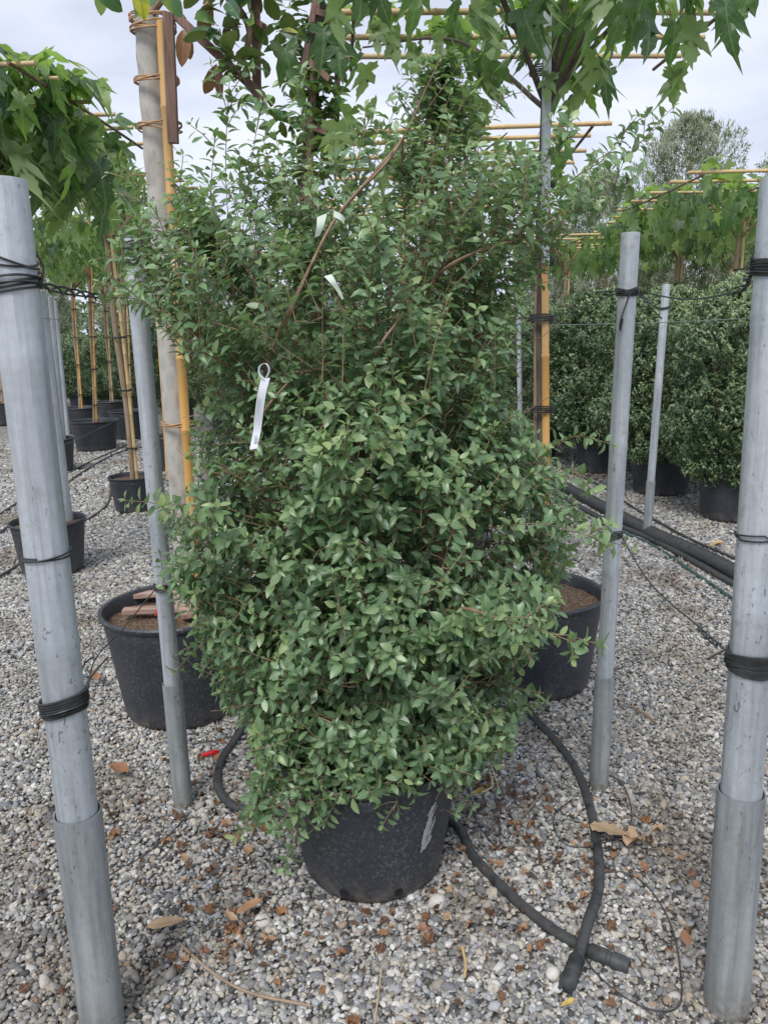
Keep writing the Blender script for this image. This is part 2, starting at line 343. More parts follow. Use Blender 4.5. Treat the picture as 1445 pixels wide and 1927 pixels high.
# ------------------------------------------------------------------ ground
m, nt, b = mat('gravel_ground', (.3, .29, .28), .9)
t = N(nt, 'ShaderNodeTexCoord')
vo = N(nt, 'ShaderNodeTexVoronoi'); vo.inputs['Scale'].default_value = 52; L(nt, t.outputs['Object'], vo.inputs[0])
sp = N(nt, 'ShaderNodeSeparateXYZ'); L(nt, vo.outputs['Color'], sp.inputs[0])
c = ramp(nt, sp.outputs[0], [(0, (.10, .10, .10)), (.3, (.25, .24, .23)), (.6, (.36, .35, .33)), (.85, (.45, .41, .35)), (1, (.62, .61, .59))])
gap = ramp(nt, vo.outputs['Distance'], [(.35, (1, 1, 1)), (.75, (.25, .22, .2))])
c = mixc(nt, 1.0, c, gap, 'MULTIPLY'); nn = noise_tex(nt, 1.1, 5); c = mixc(nt, ramp(nt, nn, [(.55, (0, 0, 0)), (.7, (.6, .6, .6))]), c, (.13, .10, .075))
L(nt, c, b.inputs['Base Color']); iv = N(nt, 'ShaderNodeMath', operation='SUBTRACT'); iv.inputs[0].default_value = 1; L(nt, vo.outputs['Distance'], iv.inputs[1]); bump(nt, b, iv.outputs[0], .8, .01)
MT['ground'] = m
g = MB(); g.v = [Vector(p) for p in ((-150, -20, -.006), (150, -20, -.006), (150, 260, -.006), (-150, 260, -.006))]; g.f = [(0, 1, 2, 3)]
tag(g.build('ground', 'ground', smooth=False), kind='structure')

# pebbles : geometry-node instances over hand-made pebble shapes
m, nt, b = mat('pebble', (.4, .4, .4), .75)
oi = N(nt, 'ShaderNodeObjectInfo')
PST0 = [(0, (.075, .078, .082)), (.05, (.20, .21, .23)), (.17, (.27, .27, .27)), (.30, (.37, .36, .34)), (.44, (.46, .44, .41)), (.55, (.31, .28, .24)), (.62, (.40, .42, .45)), (.74, (.56, .51, .43)), (.84, (.60, .59, .57)), (.93, (.70, .69, .68)), (.985, (.40, .28, .19)), (1, (.40, .28, .19))]
PST = [(a_, tuple(.91*w_*(q_*.85+.15*(sum(c_)/3)) for q_, w_ in zip(c_, (1.0, 1, .985)))) for a_, c_ in PST0]
c = ramp(nt, oi.outputs['Random'], PST, 'CONSTANT')
pn = noise_tex(nt, 3.0, 5); c = mixc(nt, 1.0, c, ramp(nt, pn, [(.3, (.78, .78, .78)), (.7, (1.12, 1.11, 1.08))]), 'MULTIPLY')
# damp dirt patches from world position
gm = N(nt, 'ShaderNodeNewGeometry'); dn = N(nt, 'ShaderNodeTexNoise'); dn.inputs['Scale'].default_value = 1.6; dn.inputs['Detail'].default_value = 5; L(nt, gm.outputs['Position'], dn.inputs[0])
c = mixc(nt, ramp(nt, dn.outputs[0], [(.50, (0, 0, 0)), (.66, (.75, .75, .75))]), c, mixc(nt, 1.0, c, (.50, .42, .34), 'MULTIPLY'))
L(nt, c, b.inputs['Base Color']); bump(nt, b, pn, .15, .05)
MT['pebble'] = m
pc = bpy.data.collections.new('pebble_shapes')
import bmesh
for k in range(14):
    bm = bmesh.new(); bmesh.ops.create_icosphere(bm, subdivisions=2, radius=1)
    off = Vector((k*7.3, k*3.1, 1)); ax = [Vector((random.gauss(0, 1), random.gauss(0, 1), random.gauss(0, 1))).normalized() for _ in range(10)]
    cut = [random.uniform(.56, .88) for _ in range(10)]
    for v in bm.verts:
        p = v.co.copy()
        for a_, c_ in zip(ax, cut):
            q = p.dot(a_)
            if q > c_: p -= a_*(q-c_)*.92
        v.co = p*(1+.10*noise.noise(p*1.3+off))
    me = bpy.data.meshes.new('pebble_shape'); bm.to_mesh(me); bm.free(); me.materials.append(MT['pebble']); me.polygons.foreach_set('use_smooth', [True]*len(me.polygons))
    pc.objects.link(bpy.data.objects.new('pebble_shape', me))
pts = []; 
def scatter(y0, y1, dens, smin, smax):
    a = .56*(y0+y1)+1.6; n = int(dens*a*(y1-y0))
    Y = rng.uniform(y0, y1, n); X = rng.uniform(-1, 1, n)*(.56*Y+.55)
    return np.c_[X, Y, rng.uniform(-.004, .007, n)], rng.lognormal(0, .30, n)*rng.uniform(smin, smax, n)
parts_ = [scatter(.75, 2.2, 12500, .0050, .0080), scatter(2.2, 4.2, 10000, .0055, .0080), scatter(4.2, 7.5, 4200, .0085, .012), scatter(7.5, 12, 1500, .012, .018)]
pp = np.concatenate([a for a, b_ in parts_]); ss = np.concatenate([b_ for a, b_ in parts_]); ss = np.minimum(ss, .022)
big = rng.random(len(ss)) < .008; ss[big & (pp[:, 1] < 4)] *= 1.5
rot = np.c_[rng.normal(0, .35, len(pp)), rng.normal(0, .35, len(pp)), rng.uniform(0, 6.28, len(pp))]
scl = np.c_[ss*rng.uniform(1.0, 1.5, len(pp)), ss*rng.uniform(.75, 1.0, len(pp)), ss*rng.uniform(.5, .85, len(pp))]
me = bpy.data.meshes.new('gravel'); me.vertices.add(len(pp)); me.vertices.foreach_set('co', pp.astype(np.float32).ravel()); me.update()
for nm, ar in (('prot', rot), ('pscl', scl)):
    at = me.attributes.new(nm, 'FLOAT_VECTOR', 'POINT'); at.data.foreach_set('vector', ar.astype(np.float32).ravel())
gro = bpy.data.objects.new('gravel', me); COL.objects.link(gro); tag(gro, 'loose grey and beige gravel covering the nursery yard', 'gravel', kind='stuff'); me.materials.append(MT['pebble'])
ng = bpy.data.node_groups.new('gravel_scatter', 'GeometryNodeTree')
ng.interface.new_socket('Geometry', in_out='INPUT', socket_type='NodeSocketGeometry'); ng.interface.new_socket('Geometry', in_out='OUTPUT', socket_type='NodeSocketGeometry')
gi = ng.nodes.new('NodeGroupInput'); go = ng.nodes.new('NodeGroupOutput'); ip = ng.nodes.new('GeometryNodeInstanceOnPoints'); ci = ng.nodes.new('GeometryNodeCollectionInfo')
ci.inputs['Collection'].default_value = pc; ci.inputs['Separate Children'].default_value = True; ci.inputs['Reset Children'].default_value = True
ip.inputs['Pick Instance'].default_value = True
def na(nm):
    q = ng.nodes.new('GeometryNodeInputNamedAttribute'); q.data_type = 'FLOAT_VECTOR'; q.inputs['Name'].default_value = nm; return q.outputs['Attribute']
er = ng.nodes.new('FunctionNodeEulerToRotation'); ng.links.new(na('prot'), er.inputs[0])
rv = ng.nodes.new('FunctionNodeRandomValue'); rv.data_type = 'INT'; 
for s_ in rv.inputs:
    if s_.type == 'INT' and s_.name == 'Max': s_.default_value = 13
    if s_.type == 'INT' and s_.name == 'Min': s_.default_value = 0
ng.links.new([o_ for o_ in rv.outputs if o_.type == 'INT'][0], ip.inputs['Instance Index'])
ng.links.new(gi.outputs[0], ip.inputs['Points']); ng.links.new(ci.outputs[0], ip.inputs['Instance']); ng.links.new(er.outputs[0], ip.inputs['Rotation']); ng.links.new(na('pscl'), ip.inputs['Scale']); ng.links.new(ip.outputs[0], go.inputs[0])
gro.modifiers.new('scatter', 'NODES').node_group = ng

# ------------------------------------------------------------------ posts
def post(u1, v1, u2, v2, Y, r, sleeve_v, rs, label, name='support_post', Y2=None, ringsv=(), dark=False, group='grey metal support posts'):
    top = P(u1, v1, Y); q = P(u2, v2, Y2 or Y); d = (top-q).normalized(); base = q-d*(q.z/d.z)
    root = empty(name, base, label, 'post', group)
    Lh = (top-base).length; sh = 0
    if sleeve_v is not None:
        um = u1+(u2-u1)*(sleeve_v-v1)/(v2-v1); sp_ = P(um, sleeve_v, base.y-r if False else (base.y)); sh = (sp_-base).dot(d)
        prof = [(rs*.99, -.02), (rs, 0), (rs*1.0, sh*.5), (rs*1.01, sh-.004), (rs*1.0, sh), (rs*.94, sh-.001), (rs*.925, sh-.006), (rs*.92, sh-.12)]
        MB().lathe(prof, 40, base, d).build('sleeve', 'galv2', root)
    prof = [(r, max(sh-.14, 0))]
    zs = sorted([sh+(Lh-sh)*f for f in ringsv])
    for z in zs: prof += [(r, z-.016), (r*1.03, z-.008), (r*1.005, z), (r*1.035, z+.007), (r, z+.015)]
    prof += [(r*.99, Lh-.004), (r*.97, Lh), (r*.9, Lh), (r*.89, Lh-.05), (.001, Lh-.05)]
    MB().lathe(prof, 40, base, d).build('pole', 'galv', root)
    return root, base, d, r
FL = post(5, 338, 136, 1440, 1.425, .0405, 1526, .0475, 'thick grey metal post standing nearest on the left, wound with black wire twice', ringsv=(.3, .75, .88))
FR = post(1476, 333, 1398, 1430, 1.445, .0405, 1487, .0480, 'thick grey metal post standing nearest on the right, its sleeve base in the gravel', ringsv=(.33, .8))
BL = post(250, 450, 335, 1400, 2.26, .0260, 1285, .0308, 'slimmer grey metal post in front of the large left pot', ringsv=(.25, .4, .9))
BR = post(1186, 438, 1130, 1400, 2.31, .0262, 1270, .0312, 'slimmer grey metal post in front of the right pot, wire knotted near its top', ringsv=(.26, .55, .85))
ST = post(1253, 535, 1216, 1010, 5.45, .027, 905, .031, 'thin pale grey post rising before the potted hedge shrubs', ringsv=(.5, .75))
LP1 = post(80, 548, 128, 950, 5.1, .024, None, 0, 'thin grey post half hidden behind the nearest left post')
LP2 = post(96, 560, 118, 800, 9.2, .03, None, 0, 'thin grey post standing beyond the pot row on the left')
LP3 = post(104, 566, 126, 790, 10.2, .028, None, 0, 'second thin grey post beyond the left pots, just right of the first')
LP4 = post(975, 560, 978, 760, 8.5, .028, None, 0, 'thin grey post glimpsed behind the right flank of the central shrub')
# wire coils (parts of the posts)
def coil(pst, v, turns, h, wr, knots=True, wob=.006, tail=None):
    root, base, d, r = pst; y = base.y; q = P(0, v, y); z = q.z; c = base+d*(z/d.z); m = MB()
    ring(m, c, d, r, wr, turns, h, wob)
    ring(m, c+d*.004, d, r+wr, wr, max(1, turns-1.5), h*.7, wob*1.6)
    m.build('wire_coil', 'wire', root, smooth=True); return c
cFL1 = coil(FL, 540, 3, .022, .0022); coil(FL, 495, 1, .01, .0020, wob=.012)
cFL2 = coil(FL, 1325, 6, .035, .0026, wob=.008)
coil(FL, 1048, 1, .004, .0018, wob=.003)
cFR1 = coil(FR, 540, 5, .025, .0024); cFR2 = coil(FR, 1275, 8, .038, .0028, wob=.006)
coil(FR, 1040, 1, .004, .0018, wob=.003)
cBL1 = coil(BL, 470, 4, .03, .0018); cBR1 = coil(BR, 575, 4, .02, .0022, wob=.006)
cBR2 = coil(BR, 1033, 4, .02, .0016); cBL2 = coil(BL, 1110, 3, .014, .0022)
coil(ST, 607, 2, .02, .003)
def wire(pts, r, label, name='tie_wire', m='wire', sides=5, extra=None, cat='wire'):
    mb = MB(); mb.tube(catmull(pts, 6), r, sides)
    if extra:
        for e_ in extra: mb.tube(catmull(e_, 6), r*1.15, sides)
    o = mb.build(name, m); return tag(o, label, cat, 'wires strung between the posts')
def twist_(a, b, n=8, amp=.008):
    a, b = Vector(a), Vector(b); d = (b-a).normalized(); s = d.orthogonal().normalized(); t = d.cross(s); o1 = []; o2 = []
    for i in range(n*6+1):
        th = i/6*PI; k = a.lerp(b, i/(n*6)); o = (s*math.cos(th)+t*math.sin(th))*amp; o1.append(k+o); o2.append(k-o)
    return [o1, o2]
a = cFL1+Vector((.042, 0, 0)); k1 = P(185, 560, 1.72)
wire([a, P(120, 552, 1.58), k1, P(235, 562, 2.05), cBL1+Vector((-.02, -.03, -.16))], .0021, 'black wire from the nearest left post to the slimmer left post, twisted near its start', extra=twist_(a, k1, 5, .007)+[[cFL1+Vector((.03, .02, .07)), cFL1+Vector((.05, .01, .03)), a]])
a = cFR1+Vector((-.04, .02, 0)); k1 = P(1395, 545, 1.6)
wire([a, k1, P(1290, 563, 2.0), cBR1+Vector((.03, 0, .0))], .0021, 'black wire from the nearest right post to the slimmer right post', extra=twist_(a, k1, 3, .006)+twist_(cBR1+Vector((.03, 0, 0)), P(1225, 572, 2.18), 3, .006)+[[cBR1+Vector((-.02, -.02, .0)), P(1120, 550, 2.30)], [P(1220, 575, 2.22), P(1245, 600, 2.2)], [cBR1+Vector((0, -.032, -.0)), P(1168, 600, 2.27), P(1166, 622, 2.27), P(1171, 600, 2.27)]])
wire([cBR1+Vector((-.02, .01, 0)), P(1060, 590, 2.7), P(900, 607, 3.1)], .0018, 'black wire running left from the knotted right post into the shrub')
a = P(300, 1100, 2.22); wire([a, P(230, 1185, 1.96), P(180, 1240, 1.75), cFL2+Vector((.045, .0, .01))], .002, 'black wire slanting down from the slim left post to the nearest left post', extra=[twist_(P(178, 1225, 1.8), P(158, 1262, 1.7), 2, .006)[0], [P(200, 1240, 1.9), P(165, 1285, 1.65), cFL2+Vector((.045, 0, 0))]])
a = cBR2+Vector((.02, -.015, 0)); k1 = P(1315, 1180, 1.75)
wire([a, P(1225, 1100, 2.02), k1, P(1360, 1220, 1.55), cFR2+Vector((-.043, 0, .01))], .002, 'black wire slanting down from the slim right post to the nearest right post', extra=twist_(k1, P(1352, 1215, 1.57), 3, .007)+[[P(1365, 1222, 1.52), P(1330, 1240, 1.5)]])
wire([P(1030, 612, 5.4), P(1240, 607, 5.4), P(1430, 598, 5.4)], .003, 'thin green wire passing the thin pale post in front of the hedge', m='thin_wire')
wire([P(80, 598, 5.0), P(160, 606, 5.6), P(250, 606, 6.5)], .002, 'thin wire behind the left posts among the bamboo stakes', m='thin_wire')
wire([P(95, 850, 5.1), P(180, 810, 5.5), P(270, 765, 6.0)], .0015, 'pale thin line crossing in front of the left background pots', m='thin_wire')

# ------------------------------------------------------------------ hoses
def hose(px, r, label, m='hose', z=None, ends=None, name='irrigation_hose', cat='hose', tub=10):
    pts = [G(u, v, (z if z is not None else r)) for (u, v, *_) in px]
    for q, p3 in zip(pts, px):
        if len(p3) > 2: q.z += p3[2]
    root = empty(name, pts[0], label, cat, 'black irrigation hoses and tubes')
    c = catmull(pts, 8); MB().tube(c, r, tub).build('tube', m, root)
    if ends:
        d = (c[-1]-c[-3]).normalized(); e_ = MB(); e_.lathe([(.001, -.075), (r*1.1, -.075), (r*1.32, -.07), (r*1.35, -.03), (r*1.15, -.028), (r*1.15, -.02), (r*1.4, -.018), (r*1.4, .008), (r*1.2, .012), (r*1.2, .022), (r*.75, .024), (r*.7, .018), (.001, .018)], 24, c[-1], d); e_.build('end_cap', 'hose', root)
    return root
hose([(700, 1500), (800, 1520), (858, 1552), (890, 1610), (950, 1675), (1020, 1735), (1090, 1780), (1165, 1812)], .0145, 'black hose from behind the central pot ending in a capped fitting at lower right', ends=True)
hose([(960, 1290), (1005, 1350), (1050, 1400), (1085, 1450), (1110, 1520), (1124, 1600), (1125, 1680, .012), (1105, 1755, .030), (1090, 1800, .016), (1068, 1850)], .0145, 'black hose curving down from the right pot and crossing over the other hose', ends=True)
hose([(520, 1335), (470, 1362, .02), (440, 1395), (415, 1435), (410, 1475), (425, 1505), (455, 1522), (520, 1530), (600, 1540)], .0145, 'black hose looping on the gravel left of the central pot')
hose([(960, 870), (1040, 905), (1130, 952), (1230, 1005), (1330, 1050), (1480, 1130)], .05, 'thick black water pipe lying along the hedge pots', name='water_pipe', cat='pipe', tub=20)
hose([(960, 880), (1040, 925), (1130, 975), (1225, 1015), (1310, 1060), (1400, 1110), (1500, 1150)], .022, 'slimmer black pipe lying beside the thick water pipe', name='water_pipe', cat='pipe', tub=14)
hose([(1000, 885), (1050, 940), (1130, 985), (1220, 1022), (1300, 1075), (1390, 1135)], .011, 'dark green hose beside the pipes on the right', m='green_hose')
hose([(1030, 870), (1120, 910), (1200, 960), (1290, 1010), (1380, 1050)], .009, 'thin black tube behind the thick water pipe', z=.02)
hose([(0, 1085), (40, 1060), (100, 1010), (170, 975), (205, 945), (212, 905), (240, 880)], .012, 'black tube running behind the nearest left post towards the bamboo staked pot')
hose([(0, 1003), (60, 960), (120, 915), (170, 880), (230, 850), (300, 835)], .014, 'black tube on the left beyond the small grey pot')
hose([(0, 968), (60, 930), (130, 890), (190, 860), (270, 825)], .012, 'second black tube parallel on the far left gravel')
hose([(1126, 1470), (1110, 1456), (1135, 1455), (1170, 1475), (1187, 1520), (1180, 1560), (1130, 1588), (1070, 1592), (1043, 1560), (1045, 1530), (1075, 1505)], .0022, 'thin black drip tube looped around the curved hose', z=.012, name='drip_tube', cat='tube', tub=6)
hose([(1125, 1650), (1150, 1640), (1195, 1650), (1235, 1690), (1265, 1750), (1280, 1830), (1278, 1890), (1240, 1903), (1180, 1880), (1120, 1830), (1095, 1790)], .0022, 'thin black drip tube in a wide loop at lower right', z=.012, name='drip_tube', cat='tube', tub=6)
hose([(455, 1365), (400, 1345), (370, 1290), (350, 1235)], .0018, 'thin grey drip tube beside the large left pot', z=.01, name='drip_tube', cat='tube', tub=6)
hose([(480, 1375), (420, 1390), (360, 1400)], .0025, 'thin black tube behind the slim left post', z=.012, name='drip_tube', cat='tube', tub=6)
hose([(365, 1520), (320, 1570), (270, 1610), (200, 1650)], .0020, 'thin black tube trailing from the foot of the slim left post', z=.012, name='drip_tube', cat='tube', tub=6)
hose([(880, 1470), (890, 1520), (905, 1560), (940, 1590), (930, 1490)], .0020, 'short thin drip tube right of the central pot', z=.02, name='drip_tube', cat='tube', tub=6)

# ------------------------------------------------------------------ central shrub
def nz(p, s=1.0, o=0.0): return noise.noise(Vector((p[0]*s+o, p[1]*s, p[2]*s)))
CY = 2.06
prof_px = [(95, 805, 865), (150, 745, 880), (220, 735, 930), (290, 650, 980), (350, 420, 1070), (400, 260, 1085), (450, 230, 1060), (500, 245, 1030), (560, 260, 1010), (600, 310, 1000), (650, 370, 990), (700, 385, 985), (750, 375, 985), (800, 360, 1000), (850, 365, 1020), (900, 345, 1050), (950, 310, 1075), (1000, 300, 1095), (1050, 310, 1098), (1100, 325, 1075), (1150, 350, 1040), (1200, 385, 1000), (1250, 405, 975), (1300, 430, 990), (1350, 460, 980), (1400, 490, 950), (1450, 520, 930), (1490, 545, 850)]
prof3 = []
for v, a, b_ in prof_px:
    pa, pb = P(a, v, CY), P(b_, v, CY); prof3.append((pa.z, pa.x, pb.x))
prof3.sort(); PZ = np.array([p[0] for p in prof3]); PA = np.array([p[1] for p in prof3]); PB = np.array([p[2] for p in prof3])
potc = Vector((G(703, 1600).x, 1.975, 0))
POT_R, POT_H = .263, .385
shrub = empty('potted_shrub', potc, 'large bushy green shrub with small pointed leaves in the central black pot', 'potted shrub')
pt = pot(shrub, potc, POT_R, POT_H, .77, dents=.006)
# pot details: label slot at the front, scuffs, drain holes
hb = MB(); c_ = potc+Vector((-.015, -POT_R*.985, POT_H*.90)); hb.box(c_, .06, .012, .028); hb.build('rim_grip', 'pot', shrub, smooth=False, bev=.003)
hol = mat('hole', (.006, .006, .007), .9)[0]
for ang in (-70, -112):
    a_ = math.radians(ang); rr = POT_R*.775; d_ = Vector((math.cos(a_), math.sin(a_), 0)); p_ = potc+d_*(rr+.0005)+Vector((0, 0, .042))
    hm = MB(); hm.lathe([(.001, .002), (.009, .002), (.0115, .004), (.013, 0)], 18, p_, d_); hm.build('drain_hole', hol, shrub)
sc = MB()
for i in range(34):
    a_ = math.radians(random.gauss(-52, 1.6)); z_ = random.uniform(.15, .27); a_ += (z_-.2)*.5; Lk = random.uniform(.01, .06); rr = lambda z: POT_R*(.77+.185*z/(POT_H*.84))*1.004
    for (za, zb) in ((z_, z_+Lk),):
        a2 = a_+random.uniform(.02, .10); w_ = random.uniform(.0008, .003)
        p1 = potc+Vector((math.cos(a_)*rr(za), math.sin(a_)*rr(za), za)); p2 = potc+Vector((math.cos(a2)*rr(zb), math.sin(a2)*rr(zb), zb)); w_ *= 1.6
        sc.plank(p1, p2, w_, .0006, (-math.sin(a_), math.cos(a_), 0))
sc.build('scuff_marks', 'scuff', shrub, smooth=False)
# skeleton
nodes = [potc+Vector((0, 0, POT_H*.8))]; par = [-1]; fixed = []
def addnode(p, pr): nodes.append(Vector(p)); par.append(pr); return len(nodes)-1
def addpath(pts, pr):
    for q in catmull(pts, 4)[1:]: pr = addnode(q, pr)
    return pr
paths = [ [(705, 1480, 2.05), (700, 1330, 2.02), (735, 1150, 1.98), (740, 950, 2.0), (690, 780, 2.0), (700, 640, 2.0), (700, 480, 2.0)],
 [(700, 1480, 2.04), (790, 1250, 1.95), (830, 1080, 1.95), (800, 900, 2.0), (760, 760, 2.0), (800, 560, 1.98), (870, 470, 1.97), (1000, 410, 1.95)],
 [(695, 1480, 2.04), (600, 1250, 1.95), (540, 1000, 1.97), (480, 820, 1.95), (450, 700, 1.9), (440, 520, 1.93)],
 [(690, 1480, 2.06), (560, 1200, 2.05), (470, 980, 2.1), (400, 700, 2.05), (330, 520, 2.05)],
 [(710, 1480, 2.1), (880, 1150, 2.15), (930, 900, 2.2), (950, 650, 2.15), (960, 450, 2.1)],
 [(700, 1480, 2.1), (660, 1100, 2.3), (620, 800, 2.35), (600, 500, 2.25), (580, 330, 2.2)],
 [(705, 1480, 2.1), (800, 1100, 2.35), (850, 800, 2.4), (860, 500, 2.3), (820, 330, 2.2)],
 [(480, 820, 1.93), (510, 665, 1.80), (580, 510, 1.76), (640, 400, 1.78), (740, 290, 1.84), (800, 170, 1.88), (838, 90, 1.9)],
 [(690, 780, 1.95), (640, 700, 1.85), (690, 620, 1.7), (760, 590, 1.65)]]
for pth in paths:
    q = [P(*t_) for t_ in pth]; start = 0
    if pth[0][1] < 1400: start = min(range(len(nodes)), key=lambda i: (nodes[i]-q[0]).length)
    addpath(q, start)
tips = []   # (pos, dir, len)
def shoot_tip(u, v, Y, via=None, ln=.2):
    tips.append((P(u, v, Y), None, ln, via))
# explicit long shoots with way points
EX = [[(900, 560, 2.0), (1060, 420, 1.98), (1150, 320, 1.97), (1240, 235, 1.97)], [(930, 600, 2.05), (1040, 440, 2.05), (1130, 310, 2.05), (1185, 235, 2.05)], [(960, 500, 2.0), (1080, 400, 1.95), (1190, 340, 1.92)],
 [(900, 480, 2.1), (1000, 330, 2.1), (1080, 250, 2.1)], [(940, 480, 1.9), (1050, 360, 1.85), (1135, 300, 1.82)], [(440, 520, 1.95), (425, 330, 1.95), (432, 150, 1.95)], [(450, 480, 2.0), (470, 330, 2.0), (490, 200, 2.0)], [(445, 560, 1.9), (400, 400, 1.9), (405, 250, 1.9)],
 [(330, 520, 2.05), (335, 400, 2.0), (345, 292, 2.0)], [(340, 560, 2.1), (280, 430, 2.1), (255, 330, 2.1)], [(480, 720, 1.85), (350, 640, 1.7), (260, 560, 1.65), (185, 500, 1.62)], [(440, 700, 1.85), (330, 600, 1.75), (230, 555, 1.7)], [(400, 700, 2.0), (300, 560, 1.95), (215, 470, 1.95)],
 [(760, 330, 2.0), (790, 230, 2.0), (770, 130, 2.0)], [(600, 400, 2.2), (575, 260, 2.2), (560, 165, 2.2)], [(860, 420, 2.2), (900, 280, 2.2), (950, 170, 2.2)], [(700, 450, 2.0), (670, 330, 1.95), (700, 200, 1.95)], [(850, 450, 2.0), (880, 300, 2.0), (870, 150, 2.0)],
 [(500, 1040, 1.85), (380, 990, 1.7), (300, 950, 1.66), (238, 942, 1.64)], [(850, 1000, 1.85), (1000, 985, 1.75), (1080, 1000, 1.72), (1130, 1018, 1.70)], [(900, 950, 2.0), (1000, 870, 1.95), (1060, 830, 1.94), (1092, 818, 1.94)], [(900, 1000, 2.0), (1020, 900, 1.95), (1085, 880, 1.93)],
 [(840, 1150, 1.75), (960, 1170, 1.56), (1030, 1190, 1.52), (1092, 1215, 1.5)], [(830, 1170, 1.75), (910, 1155, 1.60), (960, 1180, 1.55), (1000, 1240, 1.53)], [(660, 1350, 1.9), (600, 1420, 1.8), (570, 1500, 1.74), (555, 1590, 1.72)], [(640, 1330, 1.9), (550, 1430, 1.82), (500, 1500, 1.78), (462, 1555, 1.77)],
 [(720, 1380, 1.9), (735, 1430, 1.74), (750, 1525, 1.715)], [(700, 1350, 1.85), (690, 1420, 1.74), (655, 1500, 1.71)], [(640, 1330, 1.85), (610, 1420, 1.76), (600, 1510, 1.72)], [(740, 1350, 1.85), (800, 1400, 1.75), (840, 1470, 1.74)], [(700, 1350, 1.82), (700, 1400, 1.72), (715, 1490, 1.70)], [(780, 1350, 1.85), (870, 1400, 1.8), (930, 1440, 1.8)], [(650, 1350, 1.85), (640, 1400, 1.74), (575, 1480, 1.72), (540, 1560, 1.70)], [(620, 1300, 1.85), (540, 1400, 1.78), (480, 1490, 1.76), (500, 1540, 1.75)], [(620, 1300, 1.9), (560, 1400, 1.82), (520, 1440, 1.8)], [(760, 1350, 1.85), (770, 1420, 1.75), (780, 1500, 1.715)], [(700, 1380, 1.9), (660, 1430, 1.78), (640, 1500, 1.76)], [(760, 1380, 1.9), (830, 1430, 1.8), (860, 1480, 1.8)], [(560, 1150, 1.9), (440, 1180, 1.85), (375, 1215, 1.84)], [(600, 1250, 1.9), (480, 1260, 1.85), (405, 1285, 1.84)], [(860, 1250, 2.0), (960, 1290, 2.0), (1025, 1320, 2.0)],
 [(640, 1050, 1.75), (640, 920, 1.62), (650, 850, 1.55), (655, 800, 1.54)], [(640, 1000, 1.75), (690, 880, 1.6), (745, 825, 1.56)], [(620, 1000, 1.75), (600, 880, 1.6), (575, 820, 1.56)], [(640, 1000, 1.7), (620, 900, 1.58), (610, 830, 1.52)]]
for _ in range(46):
    u_ = random.uniform(300, 1090); fx = 1-abs(u_-730)/420; v_ = random.uniform(330-170*max(fx, 0), 470); yy = random.uniform(1.8, 2.3)
    ub = 720+(u_-720)*.45; EX.append([(ub, 640, 2.0+(yy-2.0)*.5), ((u_+ub)/2+(u_-720)*.05, (v_+640)/2+20, (yy+2.0)/2), (u_, v_, yy)])
shoots = []   # list of polylines bearing leaves
for ex in EX:
    q = [P(*t_) for t_ in ex]; s0 = min(range(len(nodes)), key=lambda i: (nodes[i]-q[0]).length)
    q = [nodes[s0]]+q if (nodes[s0]-q[0]).length > .03 else q
    c_ = catmull(q, 6); k0 = addpath(q, s0); shoots.append((c_, .85)); 
NT = 3100; k = 0; cand = []
zmin, zmax = PZ[0], PZ[-1]
while k < NT:
    z = random.uniform(zmin, zmax); a = float(np.interp(z, PZ, PA)); b_ = float(np.interp(z, PZ, PB)); cx = (a+b_)/2; rx = (b_-a)/2; ry = min(rx*.95, .46)
    if random.random() > (.35+.65*rx/.5): continue
    th = random.uniform(0, 2*PI); rr = random.random()**.38
    if math.sin(th) > .2 and random.random() < .35: continue
    p = Vector((cx+rx*rr*math.cos(th), CY+ry*rr*math.sin(th), z))
    nn = nz(p, 4.5, 3)+.5*nz(p, 9, 8); thr = -.03 if z < 1.5 else -.08
    if nn < thr and random.random() < .85: continue
    if random.random() < float(np.interp(z, [1.2, 1.8], [0, .42])) or (z > 1.3 and nn < -.02): continue
    if z > 1.80 and random.random() < .5: continue
    out = Vector((math.cos(th)*rx, math.sin(th)*ry, 0)).normalized(); f = (z-zmin)/(zmax-zmin)
    d = out*(1.0-.55*f)+Vector((0, 0, -.25+1.25*f)) if f < .15 else out*(.9-.5*f)+Vector((0, 0, .25+.9*f))
    d += Vector((random.gauss(0, .3), random.gauss(0, .3), random.gauss(0, .3))); d.normalize()
    cand.append((p, d, out)); k += 1
cand.sort(key=lambda c: (c[0]-potc).length*random.uniform(.9, 1.1))
NA = np.zeros((60000, 3)); 
for i, q in enumerate(nodes): NA[i] = q
cnt = len(nodes)
for p, d, out in cand:
    ln = random.uniform(.08, .19)*(1.15 if p.z > 1.3 else 1)
    s = p-d*ln; A = NA[:cnt]; df = A-np.array(s); dist = np.linalg.norm(df, axis=1); pen = dist+.6*np.maximum(0, A[:, 2]-s.z)+.25*np.maximum(0, np.linalg.norm((A-np.array((potc.x, CY, 0)))[:, :2], axis=1)-math.hypot(s.x-potc.x, s.y-CY))
    j = int(np.argmin(pen)); q0 = nodes[j]
    mid = q0.lerp(s, .5)+Vector((random.gauss(0, .01), random.gauss(0, .01), -.02*min(1, (q0-s).length*4)))
    a1 = addnode(mid, j); a2 = addnode(s, a1); NA[cnt] = mid; NA[cnt+1] = s; cnt += 2
    bend = Vector((0, 0, random.uniform(-.02, .05)))
    m_ = s.lerp(p, .5)+bend*.4
    a3 = addnode(m_, a2); a4 = addnode(p, a3); NA[cnt] = m_; NA[cnt+1] = p; cnt += 2
    shoots.append((catmull([s, m_, p], 4), 1.0))
